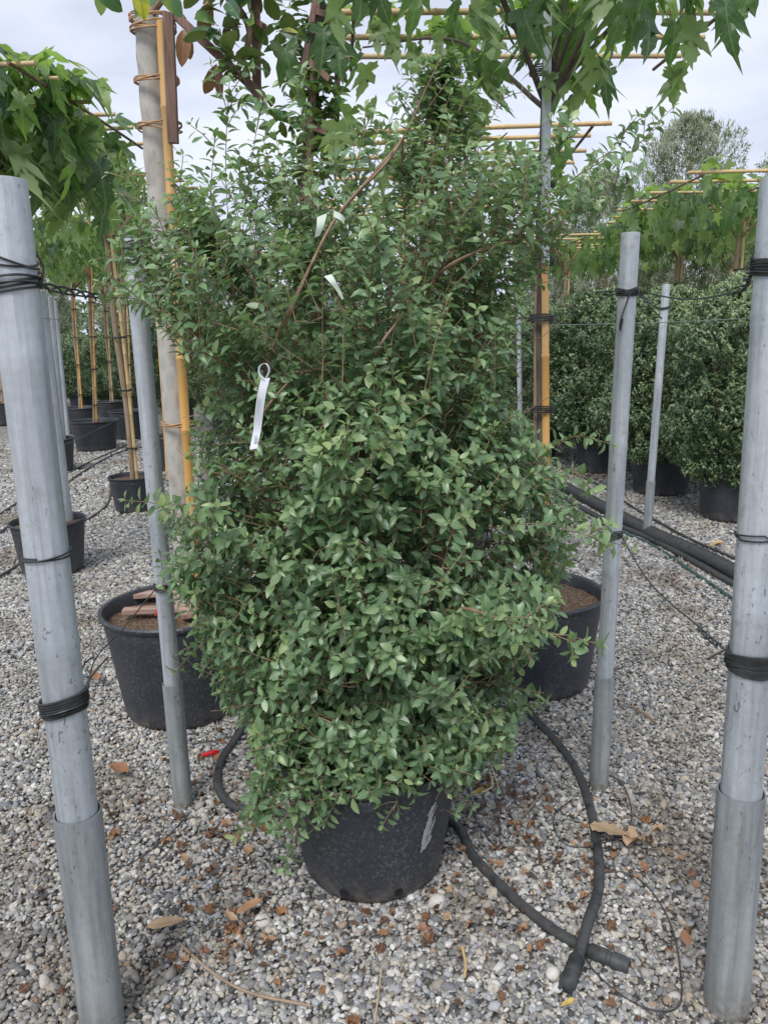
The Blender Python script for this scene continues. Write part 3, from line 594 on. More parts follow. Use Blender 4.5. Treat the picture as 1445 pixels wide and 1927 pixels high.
# radii by descendants
n = len(nodes); w = np.ones(n)*.35
for i in range(n-1, 0, -1): w[par[i]] += w[i] if par[i] >= 0 else 0
desc = np.ones(n); ch = [[] for _ in range(n)]
for i in range(1, n): ch[par[i]].append(i)
rad = np.zeros(n)
for i in range(n-1, -1, -1):
    rad[i] = .0011 if not ch[i] else min(.016, sum(rad[j]**2.35 for j in ch[i])**(1/2.35))
tw = MB(); st = MB()
for pth in ([(512, 668, 1.66), (545, 590, 1.655), (580, 510, 1.66), (632, 410, 1.68), (700, 330, 1.72), (755, 265, 1.80)], [(815, 540, 1.78), (838, 505, 1.78), (905, 470, 1.80), (985, 445, 1.84), (1060, 400, 1.9)], [(845, 1148, 1.60), (880, 1146, 1.565), (910, 1155, 1.55), (955, 1172, 1.535), (1000, 1180, 1.53)], [(476, 830, 1.72), (500, 770, 1.68), (560, 700, 1.68)], [(700, 700, 1.66), (715, 650, 1.64), (760, 590, 1.62)]):
    c9 = catmull([P(u_, v_, y_+.035+(.22 if q_ == 0 else .05 if q_ == len(pth)-1 else 0)) for q_, (u_, v_, y_) in enumerate(pth)], 6); MB().tube(c9, [.0042*(1-.6*i_/len(c9)) for i_ in range(len(c9))], 7).build('branch', 'twig', shrub)
for i in range(1, n):
    j = par[i]; ra, rb_ = rad[j] if j > 0 else rad[i], rad[i]; ra = min(ra, rb_*1.6)
    (st if rb_ > .0042 else tw).tube([nodes[j], nodes[i]], [ra, rb_], 6 if rb_ > .0042 else 3, cap=False)
# leaves on shoots
LP, LD, LN, LS, LR = [], [], [], [], []
def leaf_shoot(poly, sp, size, up=.55, acc=None, rbase=None, young=.12, full=False, cover=.30):
    LP_, LD_, LN_, LS_, LR_ = acc
    Ls = [0]
    for i in range(1, len(poly)): Ls.append(Ls[-1]+(poly[i]-poly[i-1]).length)
    T = Ls[-1]; s = (0.01 if full else max(0, T-cover)); rot_ = random.uniform(0, PI); base = random.random()*.55 if rbase is None else rbase
    kk = 0; nseg = max(2, int((T-s)/sp))
    for q in range(nseg+1):
        t_ = s+(T-s)*(q/nseg)**.72; i = max(1, min(len(poly)-1, next((k_ for k_ in range(len(Ls)) if Ls[k_] >= t_), len(poly)-1)))
        f = (t_-Ls[i-1])/max(1e-6, Ls[i]-Ls[i-1]); p = poly[i-1].lerp(poly[i], min(1, f)); ax = (poly[i]-poly[i-1]).normalized()
        o = ax.orthogonal().normalized(); o2 = ax.cross(o); last = q == nseg
        frac = q/nseg
        for sgn in (0, PI):
            th = rot_+sgn+random.gauss(0, .25); lat = o*math.cos(th)+o2*math.sin(th); endp = q >= nseg-2; open_ = (.78 if not last else .80)
            dd = lat*open_+ax*(1-open_)*1.2+Vector((0, 0, random.gauss(.02, .16))); dd.normalize()
            nn_ = ax*(1.1 if endp else .5)+Vector((0, -.30, up*.7+.1) if endp else (0, -.38, up+.25))+Vector((random.gauss(0, .25), random.gauss(0, .25), 0))
            LP_.append(tuple(p+dd*.003)); LD_.append(tuple(dd)); LN_.append(tuple(nn_)); sz = size*random.uniform(.6, 1.15)*(1 if frac < .6 else 1.05 if not last else .85)
            LS_.append(sz); LR_.append(min(1, max(0, base+random.gauss(0, .12)+(.6 if random.random() < .012 else 0)+(.22*(frac > .8))+young*frac)))
        if last:
            for _ in range(2):
                dd = (ax+Vector((random.gauss(0, .3), random.gauss(0, .3), random.gauss(0, .3)))).normalized(); LP_.append(tuple(p)); LD_.append(tuple(dd)); LN_.append((random.gauss(0, .5), -.4, .6)); LS_.append(size*.5); LR_.append(min(1, base+.4))
        rot_ += PI/2
acc = (LP, LD, LN, LS, LR)
side = []
for poly, sc_ in list(shoots):
    if sc_ == 1: continue
    low = poly[-1].z < .75
    upr = poly[-1].z > 1.75 and poly[-1].x > .45
    for _ in range(9 if low else 9 if upr else 4):
        k_ = random.randint(len(poly)//3 if not low else len(poly)//4, len(poly)-2); p_ = poly[k_]; ax_ = (poly[k_+1]-p_).normalized(); d_ = (ax_*.6+Vector((random.gauss(0, .7), random.gauss(-.25, .5), random.gauss(.25, .5)))).normalized(); L2 = random.uniform(.04, .10)
        side.append(([p_, p_+d_*L2*.5+Vector((0, 0, .004)), p_+d_*L2], .9)); j_ = min(range(len(nodes)), key=lambda i: (nodes[i]-p_).length_squared); tw.tube(side[-1][0], [.0014, .0012, .0009], 3, cap=False)
shoots += side
for poly, sc_ in shoots:
    z = poly[-1].z; front = poly[-1].y < 1.85
    tl = sum((poly[i]-poly[i-1]).length for i in range(1, len(poly)))
    sz = float(np.interp(z, [.3, 1.0, 1.6, 2.1], [.038, .0365, .0335, .032]))
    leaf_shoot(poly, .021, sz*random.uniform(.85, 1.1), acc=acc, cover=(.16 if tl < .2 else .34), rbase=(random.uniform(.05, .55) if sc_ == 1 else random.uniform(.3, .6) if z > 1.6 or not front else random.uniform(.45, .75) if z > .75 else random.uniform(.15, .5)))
# drop leaves inside the pot / below ground
for _ in range(750):
    z = random.uniform(.5, 1.45); th = random.uniform(0, 2*PI); r_ = random.uniform(.05, .36); p_ = Vector((potc.x+math.cos(th)*r_*1.1, CY+math.sin(th)*r_, z)); d_ = Vector((math.cos(th)+random.gauss(0, .6), math.sin(th)+random.gauss(0, .6), random.gauss(.5, .6))).normalized()*random.uniform(.05, .16)
    tw.tube([p_, p_+d_*.5+Vector((random.gauss(0, .008), 0, random.gauss(0, .008))), p_+d_], [.0016, .0013, .0009], 3, cap=False)
st.build('stem', 'twig', shrub); tw.build('twigs', 'twig', shrub)
K = [i for i, p in enumerate(LP) if not (p[2] < POT_H+.0 and math.hypot(p[0]-potc.x, p[1]-potc.y) < POT_R+.006)]
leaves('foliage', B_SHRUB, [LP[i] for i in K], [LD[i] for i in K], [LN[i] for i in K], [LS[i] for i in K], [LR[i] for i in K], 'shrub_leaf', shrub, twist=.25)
print('shrub leaves', len(K), 'nodes', n)

# tags on the shrub
def ribbon(pts, w, side, name, m, th=.0006):
    mb = MB(); pts = catmull(pts, 5); b0 = len(mb.v); s = Vector(side).normalized()
    for i, p in enumerate(pts):
        t_ = (pts[min(i+1, len(pts)-1)]-pts[max(i-1, 0)]).normalized(); n_ = t_.cross(s).normalized(); ww = w if not callable(w) else w(i/(len(pts)-1))
        for a_, b2 in ((-.5, -1), (.5, -1), (.5, 1), (-.5, 1)): mb.v.append(p+s*ww*a_+n_*th*b2*.5)
    for i in range(len(pts)-1):
        for k in range(4): mb.f.append((b0+i*4+k, b0+i*4+(k+1) % 4, b0+(i+1)*4+(k+1) % 4, b0+(i+1)*4+k))
    mb.f.append((b0, b0+1, b0+2, b0+3)); e_ = b0+(len(pts)-1)*4; mb.f.append((e_+3, e_+2, e_+1, e_)); return mb
TY = 1.50
root = empty('plant_tag', P(495, 690, TY), 'long white paper strip label looped on a branch of the central shrub', 'plant tag')
ribbon([P(500, 712, TY), P(493, 740, TY-.004), P(488, 775, TY), P(484, 810, TY+.004), P(477, 845, TY-.006)], lambda t: .0175-.003*t, (1, .25, .10), 'strip', 'white_tag').build('strip', 'white_tag', root)
ribbon([P(499, 715, TY), P(489, 705, TY-.004), P(489, 690, TY), P(500, 684, TY+.006), P(507, 696, TY+.01), P(501, 713, TY+.003)], .008, (.3, 1, 0), 'loop', 'white_tag').build('loop', 'white_tag', root)
for (dx, v0, v1) in ((-.002, 735, 790), (.0018, 750, 780)):
    MB().tube([P(490-(v0-735)*.1, v0, TY-.0035)+Vector((dx, -.002, 0)), P(490-(v1-735)*.12, v1, TY-.0025)+Vector((dx, -.002, 0))], .00045, 4).build('print_line', 'ink', root)
bc = MB()
for i_ in range(5): bc.plank(P(478, 822+i_*3.2, TY-.0035), P(485, 820+i_*3.2, TY-.0035), .0011, .0003, (0, 0, 1))
bc.build('printed_code', 'ink', root, smooth=False)
q = ribbon([P(617, 518, 1.58), P(626, 530, 1.575), P(636, 545, 1.58), P(645, 563, 1.585)], lambda t: .016*(1-t*.75), (1, .2, .25), '', ''); tag(q.build('torn_tag', 'pale_tag'), 'small torn pale green scrap of label hanging in the shrub', 'plant tag')
q = ribbon([P(606, 405, 1.66), P(603, 425, 1.655), P(597, 445, 1.66)], lambda t: .022*(1-t*.5), (1, .1, .35), '', ''); tag(q.build('torn_tag', 'pale_tag'), 'crumpled pale strip wound round the slanting upper branch', 'plant tag')
q = ribbon([P(628, 402, 1.66), P(640, 408, 1.655), P(648, 416, 1.66)], .012, (.2, .1, 1), '', ''); tag(q.build('torn_tag', 'pale_tag'), 'little pale scrap of tape stuck beside the crumpled strip in the shrub', 'plant tag')

# ------------------------------------------------------------------ magnolia in large left pot
mc = Vector((G(338, 1230).x*1.0, 2.97, 0)); mc.x = P(342, 1160, 3.02).x
mag = empty('potted_magnolia', mc, 'magnolia with stout grey trunk and orange bamboo stake in the large left pot', 'potted tree')
pot(mag, mc, .295, .455, .80)
def tr(v): return P(276+(345-276)*(v-30)/(950-30), v, 3.05)
tp = [Vector((tr(1100).x, 3.05, .36))]+[tr(v) for v in (950, 800, 650, 500, 350, 200, 90, 20, -60)]
MB().tube(catmull(tp, 5), [.052-.010*i/45 + .002*math.sin(i*1.7) for i in range(len(catmull(tp, 5)))], 20).build('trunk', 'bark', mag)
m_ = MB(); bamboo(m_, P(372, 1130, 2.98), P(303, 40, 2.98), .019, .30, 14); m_.build('bamboo_stake', 'orange_bamboo', mag)
m_ = MB(); bamboo(m_, P(318, 900, 3.14), P(295, 560, 3.14), .011, .25, 10); m_.build('bamboo_stake', 'orange_bamboo', mag)
MB().plank(P(327, 270, 2.97), P(317, 25, 2.97), .036, .022, (1, 0, 0)).build('wooden_slat', 'wood', mag, smooth=False, bev=.002)
for v in (30, 52, 152, 240, 520, 800):
    m_ = MB(); c_ = (tr(v)+P(308+60*(v-40)/900, v, 2.98))/2; a_ = tr(v); b_ = P(312+62*(v-40)/1000, v, 2.98)+Vector((.018, 0, 0))
    for tix in range(4):
        pts_ = []; zz = random.uniform(-.010, .010)
        for i in range(25):
            th = 2*PI*i/24; cc = a_.lerp(b_, .5)+Vector((-.024, 0, 0)); rx_ = (b_.x-a_.x)/2+.029; pts_.append(cc+Vector((math.cos(th)*rx_, math.sin(th)*(.058+.002*tix)+.012, zz+.004*math.sin(th*2+tix)+.012*math.cos(th)*random.uniform(.2, .4)*(tix-1.5))))
        m_.tube(pts_, .0032, 5)
    m_.build('raffia_tie', 'tie', mag)
# wooden espalier laths at the top right of the trunk
for (a_, b_, w_) in (((332, 30, 2.95), (495, 182, 2.9), .028), ((480, -60, 2.95), (484, 182, 2.95), .030), ((345, 40, 2.97), (250, -80, 3.0), .03)):
    MB().plank(P(*a_), P(*b_), w_, .016, (1, 0, .3)).build('wooden_slat', 'wood', mag, smooth=False, bev=.002)
for v in (42, 178):
    MB().plank(P(476, v-6, 2.92), P(498, v+8, 2.86), .016, .016).build('wooden_slat', 'wood', mag, smooth=False, bev=.002)
def mag_leaves(centres, n, size, parent, spread=(.1, .1, .1), droop=-.1, m='magnolia_leaf', name='crown', rr=(0, .75)):
    p = []; d = []; nn = []; s = []; r = []
    for i in range(n):
        c = Vector(random.choice(centres))+Vector([random.gauss(0, q) for q in spread]); th = random.uniform(0, 2*PI)
        base = random.uniform(*rr)
        for j in range(random.randint(4, 7)):
            a_ = th+j*1.25; dd = Vector((math.cos(a_), math.sin(a_), random.uniform(-.5, .6)+droop)); p.append(tuple(c+dd*.012)); d.append(tuple(dd)); nn.append((random.gauss(0, .5), random.gauss(-.4, .5), 1)); s.append(size*random.uniform(.6, 1.1)); r.append(min(1, base+random.gauss(0, .12) + (.4 if random.random() < .06 else 0)))
    return leaves(name, B_MAG, p, d, nn, s, np.clip(r, 0, 1), m, parent, twist=.3)
brs = MB(); brs.tube(catmull([tr(40), P(330, -20, 2.95), P(420, -10, 2.9), P(470, 60, 2.9), P(440, 150, 2.92)], 5), .011, 7)
brs.tube(catmull([P(420, -10, 2.9), P(450, 20, 2.85), P(430, 90, 2.85)], 5), .006, 6); brs.tube(catmull([tr(0), P(180, -50, 2.95), P(120, -120, 2.9)], 5), .012, 7)
brs.build('branches', 'twig', mag)
mag_leaves([P(470, 20, 2.9), P(460, 90, 2.9), P(480, 120, 2.95), P(440, -10, 2.9), P(430, 60, 2.85), P(500, 60, 3.0)], 14, .115, mag, (.045, .05, .05))
# the large hanging blades at the very top
def hang(lst, m, name, par_, bl=B_MAG, tw_=.1):
    p, d, nn, s, r = [], [], [], [], []
    for (u, v, Y, u2, v2, ry, rv_) in lst:
        a_, b_ = P(u, v, Y), P(u2, v2, Y+random.uniform(-.03, .03)); p.append(tuple(a_)); d.append(tuple(b_-a_)); s.append((b_-a_).length); nn.append((ry, -1, .25)); r.append(rv_)
    return leaves(name, bl, p, d, nn, s, r, m, par_, twist=tw_, vary=.1)
hang([(165, -38, 2.6, 232, 12, .2, .55), (200, -50, 2.7, 185, 26, -.2, .85), (255, -45, 2.6, 275, 30, .1, 1.0), (280, -55, 2.5, 340, 32, .4, .6), (300, -50, 2.6, 322, 26, -.5, .35), (330, -40, 2.7, 250, 20, .1, .5)], 'magnolia_leaf', 'hanging_leaves', mag)
hang([(400, 5, 2.9, 368, 62, .6, .45), (392, 0, 2.9, 388, 45, -.6, .6), (345, 55, 2.93, 350, 118, .4, .3), (350, 52, 2.93, 362, 112, -.3, .5), (408, 120, 2.88, 390, 180, .3, .35), (412, 122, 2.88, 412, 185, -.4, .2), (430, 45, 2.9, 425, 78, .2, .1)], 'dry_leaf', 'dry_leaves', mag)
# things lying in the pot
for (a_, b_, w_, lab) in (((226, 1122), (312, 1116), .05, 'weathered wooden board lying across the back of the large left pot'), ((232, 1150), (400, 1142), .045, 'pale wooden board lying across the front of the large left pot'), ((330, 1110), (355, 1160), .05, 'short pale wooden board leaning beside the post in the left pot')):
    pa, pb = G(*a_, .43), G(*b_, .43)
    o = MB().plank(pa, pb, w_, .02, (0, 1, 0)).build('wooden_board', 'plank', smooth=False, bev=.002); tag(o, lab, 'board', 'boards on the pot')
tag(MB().tube([P(294, 1158, 2.3), P(298, 1140, 2.3)], .004, 6).build('red_peg', 'red'), 'small bright red peg on the wire beside the slim left post', 'peg')
q = MB(); c_ = G(393, 1420, .015); q.plank(c_+Vector((-.03, -.01, 0)), c_+Vector((.015, .008, .004)), .012, .012); q.plank(c_+Vector((.012, .006, .004)), c_+Vector((.034, .014, .0)), .022, .006); tag(q.build('red_clip', 'red', smooth=False, bev=.002), 'red plastic clip lying on gravel near the large left pot', 'clip')

# ------------------------------------------------------------------ second magnolia (trellised column, behind)
m2b = Vector((P(585, 300, 4.4).x, 4.4, 0))
mg2 = empty('potted_magnolia', m2b, 'slender magnolia column on a brown wooden trellis behind the central shrub', 'potted tree')
pot(mg2, m2b, .26, .40)
MB().tube(catmull([m2b+Vector((0, 0, .3)), P(580, 560, 4.4), P(575, 350, 4.4), P(590, 180, 4.4), P(600, 0, 4.4), P(605, -120, 4.4)], 5), .030, 12).build('trunk', 'dark_bark', mg2)
for (a_, b_, w_) in (((572, 560, 4.33), (600, -100, 4.33), .035), ((548, 380, 4.36), (578, 360, 4.36), .05), ((570, 232, 4.3), (615, 250, 4.3), .03), ((580, 115, 4.3), (620, 150, 4.3), .03), ((640, -100, 4.42), (632, 300, 4.42), .03), ((590, 20, 4.3), (650, 40, 4.3), .03), ((560, 190, 4.3), (592, 10, 4.3), .03)):
    MB().plank(P(*a_), P(*b_), w_, .018, (1, 0, .3)).build('wooden_slat', 'wood', mg2, smooth=False, bev=.002)
cs = [P(605+12*math.sin(v*.03), v, 4.4) for v in range(-60, 420, 24)]+[P(560, v, 4.4) for v in (50, 90, 200, 240, 300)]+[P(470, 170, 4.4), P(545, 330, 4.4), P(600, 310, 4.3)]
mag_leaves(cs, 115, .105, mg2, (.075, .07, .08), rr=(0, .8))

# ------------------------------------------------------------------ mulberry roof trees
def mulberry(base, r, h, zc, half, nl, label, near=False, trunkr=.024, stake='bamboo', top=None, rot=0.0, bl=None, poles=(5, 3), fork=.4, size=.16, hang_=.34, name='potted_mulberry', potted=True, cx=None):
    base = Vector(base); root = empty(name, base, label, 'potted tree', 'flat roofed mulberry trees in pots')
    if potted: pot(root, base, r, h)
    top = Vector(top) if top is not None else base+Vector((random.uniform(-.05, .05), 0, 0)); top.z = zc; fz = zc-fork; b0 = base+Vector((0, 0, h*.8)); lean = top-b0
    fp = b0+lean*((fz-b0.z)/lean.z)
    tp_ = [b0, b0.lerp(fp, .33)+Vector((.012, 0, 0)), b0.lerp(fp, .66)+Vector((-.012, 0, 0)), fp]
    MB().tube(catmull(tp_, 4), trunkr, 12).build('trunk', 'dark_bark' if near else 'brown_trunk', root)
    off = Vector((.035+trunkr*.4, -.02, 0)); 
    if stake:
        m_ = MB(); bamboo(m_, b0+off, fp+off*.8+lean.normalized()*.15, .015, .24, 10); m_.build('bamboo_stake', stake, root)
        for f in (.15, .4, .62, .85): t_ = MB(); ring(t_, b0.lerp(fp, f)+off*.5, lean, trunkr+.022, .003, 3, .018, .003); t_.build('cord_tie', 'wire', root)
    R = Matrix.Rotation(rot, 3, 'Z'); hx, hy = half
    for i in range(poles[0]):
        y = -hy+2*hy*i/(poles[0]-1); m_ = MB(); z_ = zc+random.uniform(-.02, .02); ex = random.uniform(.0, .05)
        bamboo(m_, top+R @ Vector((-hx-ex, y, 0))+Vector((0, 0, z_-zc)), top+R @ Vector((hx+ex, y, 0))+Vector((0, 0, z_-zc)), .0125 if near else .014, .28, 8); m_.build('frame_pole', 'pale_bamboo' if near or random.random() < .5 else 'bamboo', root)
    for i in range(poles[1]):
        x = -hx*.92+1.84*hx*i/(poles[1]-1); m_ = MB(); bamboo(m_, top+R @ Vector((x, -hy-.05, -.028)), top+R @ Vector((x, hy+.05, -.024)), .0085, .28, 8); m_.build('cross_pole', 'wood', root)
    br = MB(); ends = []
    for i in range(10 if near else 7):
        e_ = top+R @ Vector((random.uniform(-hx, hx)*.95, random.uniform(-hy, hy)*.95, random.uniform(-.03, .05))); mdl = fp.lerp(e_, .45)+Vector((0, 0, .12)); c_ = catmull([fp+(fp-b0)*-.02*random.random(), mdl, e_], 6)
        br.tube(c_, [max(.004, trunkr*.5*(1-.75*j/len(c_))) for j in range(len(c_))], 7); ends.append(c_)
    br.build('branches', 'dark_bark' if near else 'twig', root)
    p, d, nn, s, rr_ = [], [], [], [], []
    clump = [(random.uniform(-hx, hx), random.uniform(-hy, hy), random.random()) for _ in range(max(14, nl//(18 if not near else 9)))]
    if cx: clump = [(cx(hx), q[1], q[2]) for q in clump]
    for i in range(nl):
        q = random.choice(clump); x = min(hx*1.12, max(-hx*1.12, q[0]+random.gauss(0, .08))); y = min(hy*1.1, max(-hy*1.1, q[1]+random.gauss(0, .10)))
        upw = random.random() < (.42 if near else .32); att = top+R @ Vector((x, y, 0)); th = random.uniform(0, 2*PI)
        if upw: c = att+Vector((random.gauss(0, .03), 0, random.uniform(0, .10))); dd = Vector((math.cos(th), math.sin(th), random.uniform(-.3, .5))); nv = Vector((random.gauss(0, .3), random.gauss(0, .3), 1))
        else:
            c = att+Vector((random.gauss(0, .05), random.gauss(0, .05), -random.random()**1.5*hang_)); edge = Vector((x/hx, y/hy, 0)); dd = Vector((math.cos(th)*.45, math.sin(th)*.45, -1)); nv = Vector((math.cos(th), math.sin(th), .35))+edge*.4
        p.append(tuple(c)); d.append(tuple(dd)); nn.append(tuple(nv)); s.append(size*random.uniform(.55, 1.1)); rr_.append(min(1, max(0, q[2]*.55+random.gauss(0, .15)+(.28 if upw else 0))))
    leaves('crown', bl or (B_MUL if near else B_MUL2), p, d, nn, s, rr_, 'mulberry_leaf', root, twist=.35)
    return root
# right near one, in the right pot
random.seed(17)
rb = Vector((P(1005, 1230, 3.15).x, 3.14, 0))
R1 = mulberry(rb, .285, .42, 2.72, (.78, .72), 250, 'flat roofed mulberry overhanging the top right, tied to a metal tube, in the right pot', near=True, trunkr=.021, top=(P(1026, 130, 3.25).x+.0, 3.22, 2.7), stake=None, fork=.36, size=.135, poles=(6, 3), rot=.06, cx=lambda h_: random.choice((random.uniform(-h_, h_*.3), random.uniform(-h_, h_*.35), random.uniform(-h_*.3, h_*.65), random.uniform(-.9*h_, h_))))
m_ = MB(); a_, b_ = P(1025, 500, 3.12), P(1030, -60, 3.12); m_.plank(a_, b_, .030, .030, (1, 0, 0)); m_.build('metal_tube', 'galv', R1, smooth=False, bev=.003)
m_ = MB(); bamboo(m_, P(1029, 1110, 3.14), P(1025, 485, 3.14), .0165, .3, 12); m_.build('bamboo_stake', 'orange_bamboo', R1)
m_ = MB(); m_.plank(P(1010, 900, 3.18), P(1012, 490, 3.18), .03, .022, (1, 0, 0)); m_.build('wooden_stake', 'brown_trunk', R1, smooth=False, bev=.003)
for v in (132, 350, 490, 600, 770, 970): t_ = MB(); ring(t_, P(1020, v, 3.16), (0, 0, 1), .042, .0032, 4, .03, .003); t_.build('cord_tie', 'wire', R1)
# left near one over pot C
random.seed(41)
lb = Vector((P(93, 1000, 4.95).x, 4.95, 0))
mulberry(lb, .235, .36, 2.70, (.62, .75), 620, 'flat roofed mulberry hanging over the top left corner, in a small grey pot', near=True, trunkr=.02, top=(P(5, 250, 4.7).x, 4.5, 2.72), size=.175, poles=(6, 3), rot=-.06, fork=.3, hang_=.38)
# left rows
LM = [((252, 915, 6.8), .21, .32, (190, 335), 'mulberry with pale bamboo stake in the pot just left of the slim left post', .024, 'bamboo'),
 ((178, 800, 10.8), .32, .42, (165, 440), 'mulberry with straight yellow bamboo stake in a wide black pot, left background', .022, 'orange_bamboo'),
 ((95, 830, 9.0), .27, .40, (60, 400), 'mulberry in a black pot mostly hidden behind the nearest left post', .022, 'bamboo'),
 ((150, 760, 13.0), .30, .42, (130, 470), 'mulberry staked with leaning bamboo, behind the wide black pot', .024, 'orange_bamboo'),
 ((208, 745, 14.2), .27, .42, (190, 475), 'thin brown staked mulberry further back behind the bamboo staked ones', .022, 'pale_bamboo'),
 ((243, 775, 12.0), .30, .44, (228, 450), 'mulberry in a black pot partly hidden behind the slim left post', .024, 'bamboo'),
 ((5, 755, 14.5), .3, .42, (-20, 470), 'brown stemmed mulberry in a pot at the left picture edge', .03, 'pale_bamboo'),
 ((322, 850, 9.0), .25, .40, (300, 400), 'mulberry in a pot behind the stout grey magnolia trunk', .022, 'orange_bamboo')]
for (a_, r_, h_, tp2, lab, tr_, stk) in LM:
    b_ = P(*a_); b_.z = 0; t2 = P(tp2[0], tp2[1], a_[2]); Y = a_[2]
    mulberry(b_, r_, h_, 2.7, (.75, .72), 360 if Y < 11 else 280, lab, trunkr=tr_, top=(t2.x, Y, 2.7), stake=stk, size=.145, hang_=.30, rot=random.uniform(-.1, .1), poles=(5, 3))
# centre/right rows behind the shrub
CM = [((850, 5.3), 2.60, (.80, .7), 130, 'mulberry whose bamboo roof frame shows behind the top of the central shrub'),
 ((760, 8.2), 2.68, (.8, .7), 240, 'mulberry behind the middle of the central shrub with lower bamboo frame'),
 ((1385, 7.6), 2.72, (.85, .9), 620, 'mulberry at the right picture edge with sloping bamboo roof frame'),
 ((1275, 9.4), 2.70, (.8, .8), 560, 'mulberry with a thick pale stake above the potted hedge'),
 ((1065, 10.5), 2.60, (.8, .7), 320, 'mulberry with twin stakes above the hedge, just right of the orange bamboo'),
 ((1375, 12.0), 2.75, (.8, .8), 260, 'mulberry with thin dark stem behind the pale staked one'),
 ((1140, 13.0), 2.70, (.8, .8), 260, 'mulberry with dark stem further back between the staked ones on the right'),
 ((560, 12.0), 2.70, (.8, .8), 220, 'far mulberry seen through the left half of the central shrub')]
for (a_, zc, hf, nl, lab) in CM:
    b_ = P(a_[0], 500, a_[1]); b_.z = 0
    mulberry(b_, .27, .4, zc, hf, nl, lab, trunkr=.03 if 'thick' in lab else .024, top=(b_.x, a_[1], zc), size=.155, hang_=.32, rot=random.uniform(-.1, .1), stake='pale_bamboo')

# ------------------------------------------------------------------ potted hedge shrubs (right) and distant planting
def hedge_proto(r, h, n_tip, lsize, leafs=8, seed=1, m='hedge_leaf', z0=.32, lump=.24, squ=.85):
    random.seed(seed); rg = np.random.default_rng(seed)
    th = rg.uniform(0, 2*PI, n_tip); zz = rg.uniform(0, 1, n_tip); prof = np.interp(zz, [0, .08, .3, .7, .9, 1], [.55, .8, 1, .93, .68, .15]); rr = rg.random(n_tip)**.22
    pos = np.empty((n_tip, 3))
    for i in range(n_tip):
        u_ = Vector((math.cos(th[i]), math.sin(th[i]), zz[i]*2)); k_ = 1+lump*1.6*noise.noise(u_*1.7+Vector((seed, 0, 0)))+lump*noise.noise(u_*4.5+Vector((seed*3, 0, 0)))
        ca, sa = u_.x, u_.y; sq = (abs(ca)**4+abs(sa)**4)**-.25*(1-squ)+squ
        R_ = r*prof[i]*k_*rr[i]*sq; pos[i] = (ca*R_, sa*R_, z0+(h-z0)*zz[i]*(1+.04*noise.noise(u_*3)))
    dr = np.c_[np.cos(th), np.sin(th), rg.uniform(.2, 1.2, n_tip)]+rg.normal(0, .35, (n_tip, 3)); dr = unit(dr)
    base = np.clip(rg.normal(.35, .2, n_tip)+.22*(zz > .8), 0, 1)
    P_, D_, N_, S_, R2 = [], [], [], [], []
    for j in range(leafs):
        lat = unit(np.cross(dr, rg.normal(0, 1, (n_tip, 3)))); dd = unit(lat*.8+dr*.5); P_.append(pos+dr*(j/leafs-.5)*.09); D_.append(dd); N_.append(dr*.6+np.array((0, 0, .7))); S_.append(lsize*rg.uniform(.7, 1.15, n_tip)); R2.append(np.clip(base+rg.normal(0, .1, n_tip)+.25*j/leafs, 0, 1))
    return [np.concatenate(x_) for x_ in (P_, D_, N_, S_, R2)]
HP = []
for sd_ in (1, 2, 3):
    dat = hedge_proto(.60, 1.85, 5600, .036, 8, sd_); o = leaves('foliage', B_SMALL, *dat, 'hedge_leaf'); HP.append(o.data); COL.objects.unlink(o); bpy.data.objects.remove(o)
def hedge_shrub(x, y, s, k, label, rp=.27, hp=.40, rz=0):
    root = empty('potted_shrub', (x, y, 0), label, 'potted shrub', 'dense potted hedge shrubs')
    pot(root, (x, y, 0), rp, hp)
    m_ = MB()
    for q in range(4): a_ = q*1.6+rz; m_.tube([Vector((x, y, .3))+Vector((.03*math.cos(a_), .03*math.sin(a_), 0)), Vector((x, y, .9))+Vector((.16*math.cos(a_), .16*math.sin(a_), 0)), Vector((x, y, 1.4*s))+Vector((.26*math.cos(a_), .26*math.sin(a_), 0))], [.012, .009, .005], 6)
    m_.build('stem', 'twig', root)
    f = bpy.data.objects.new('foliage', HP[k]); link(f, root); f.scale = (s*random.uniform(.86, 1.0), s*random.uniform(.9, 1.0), s*random.uniform(.95, 1.05)); f.rotation_euler = (0, 0, rz); return root
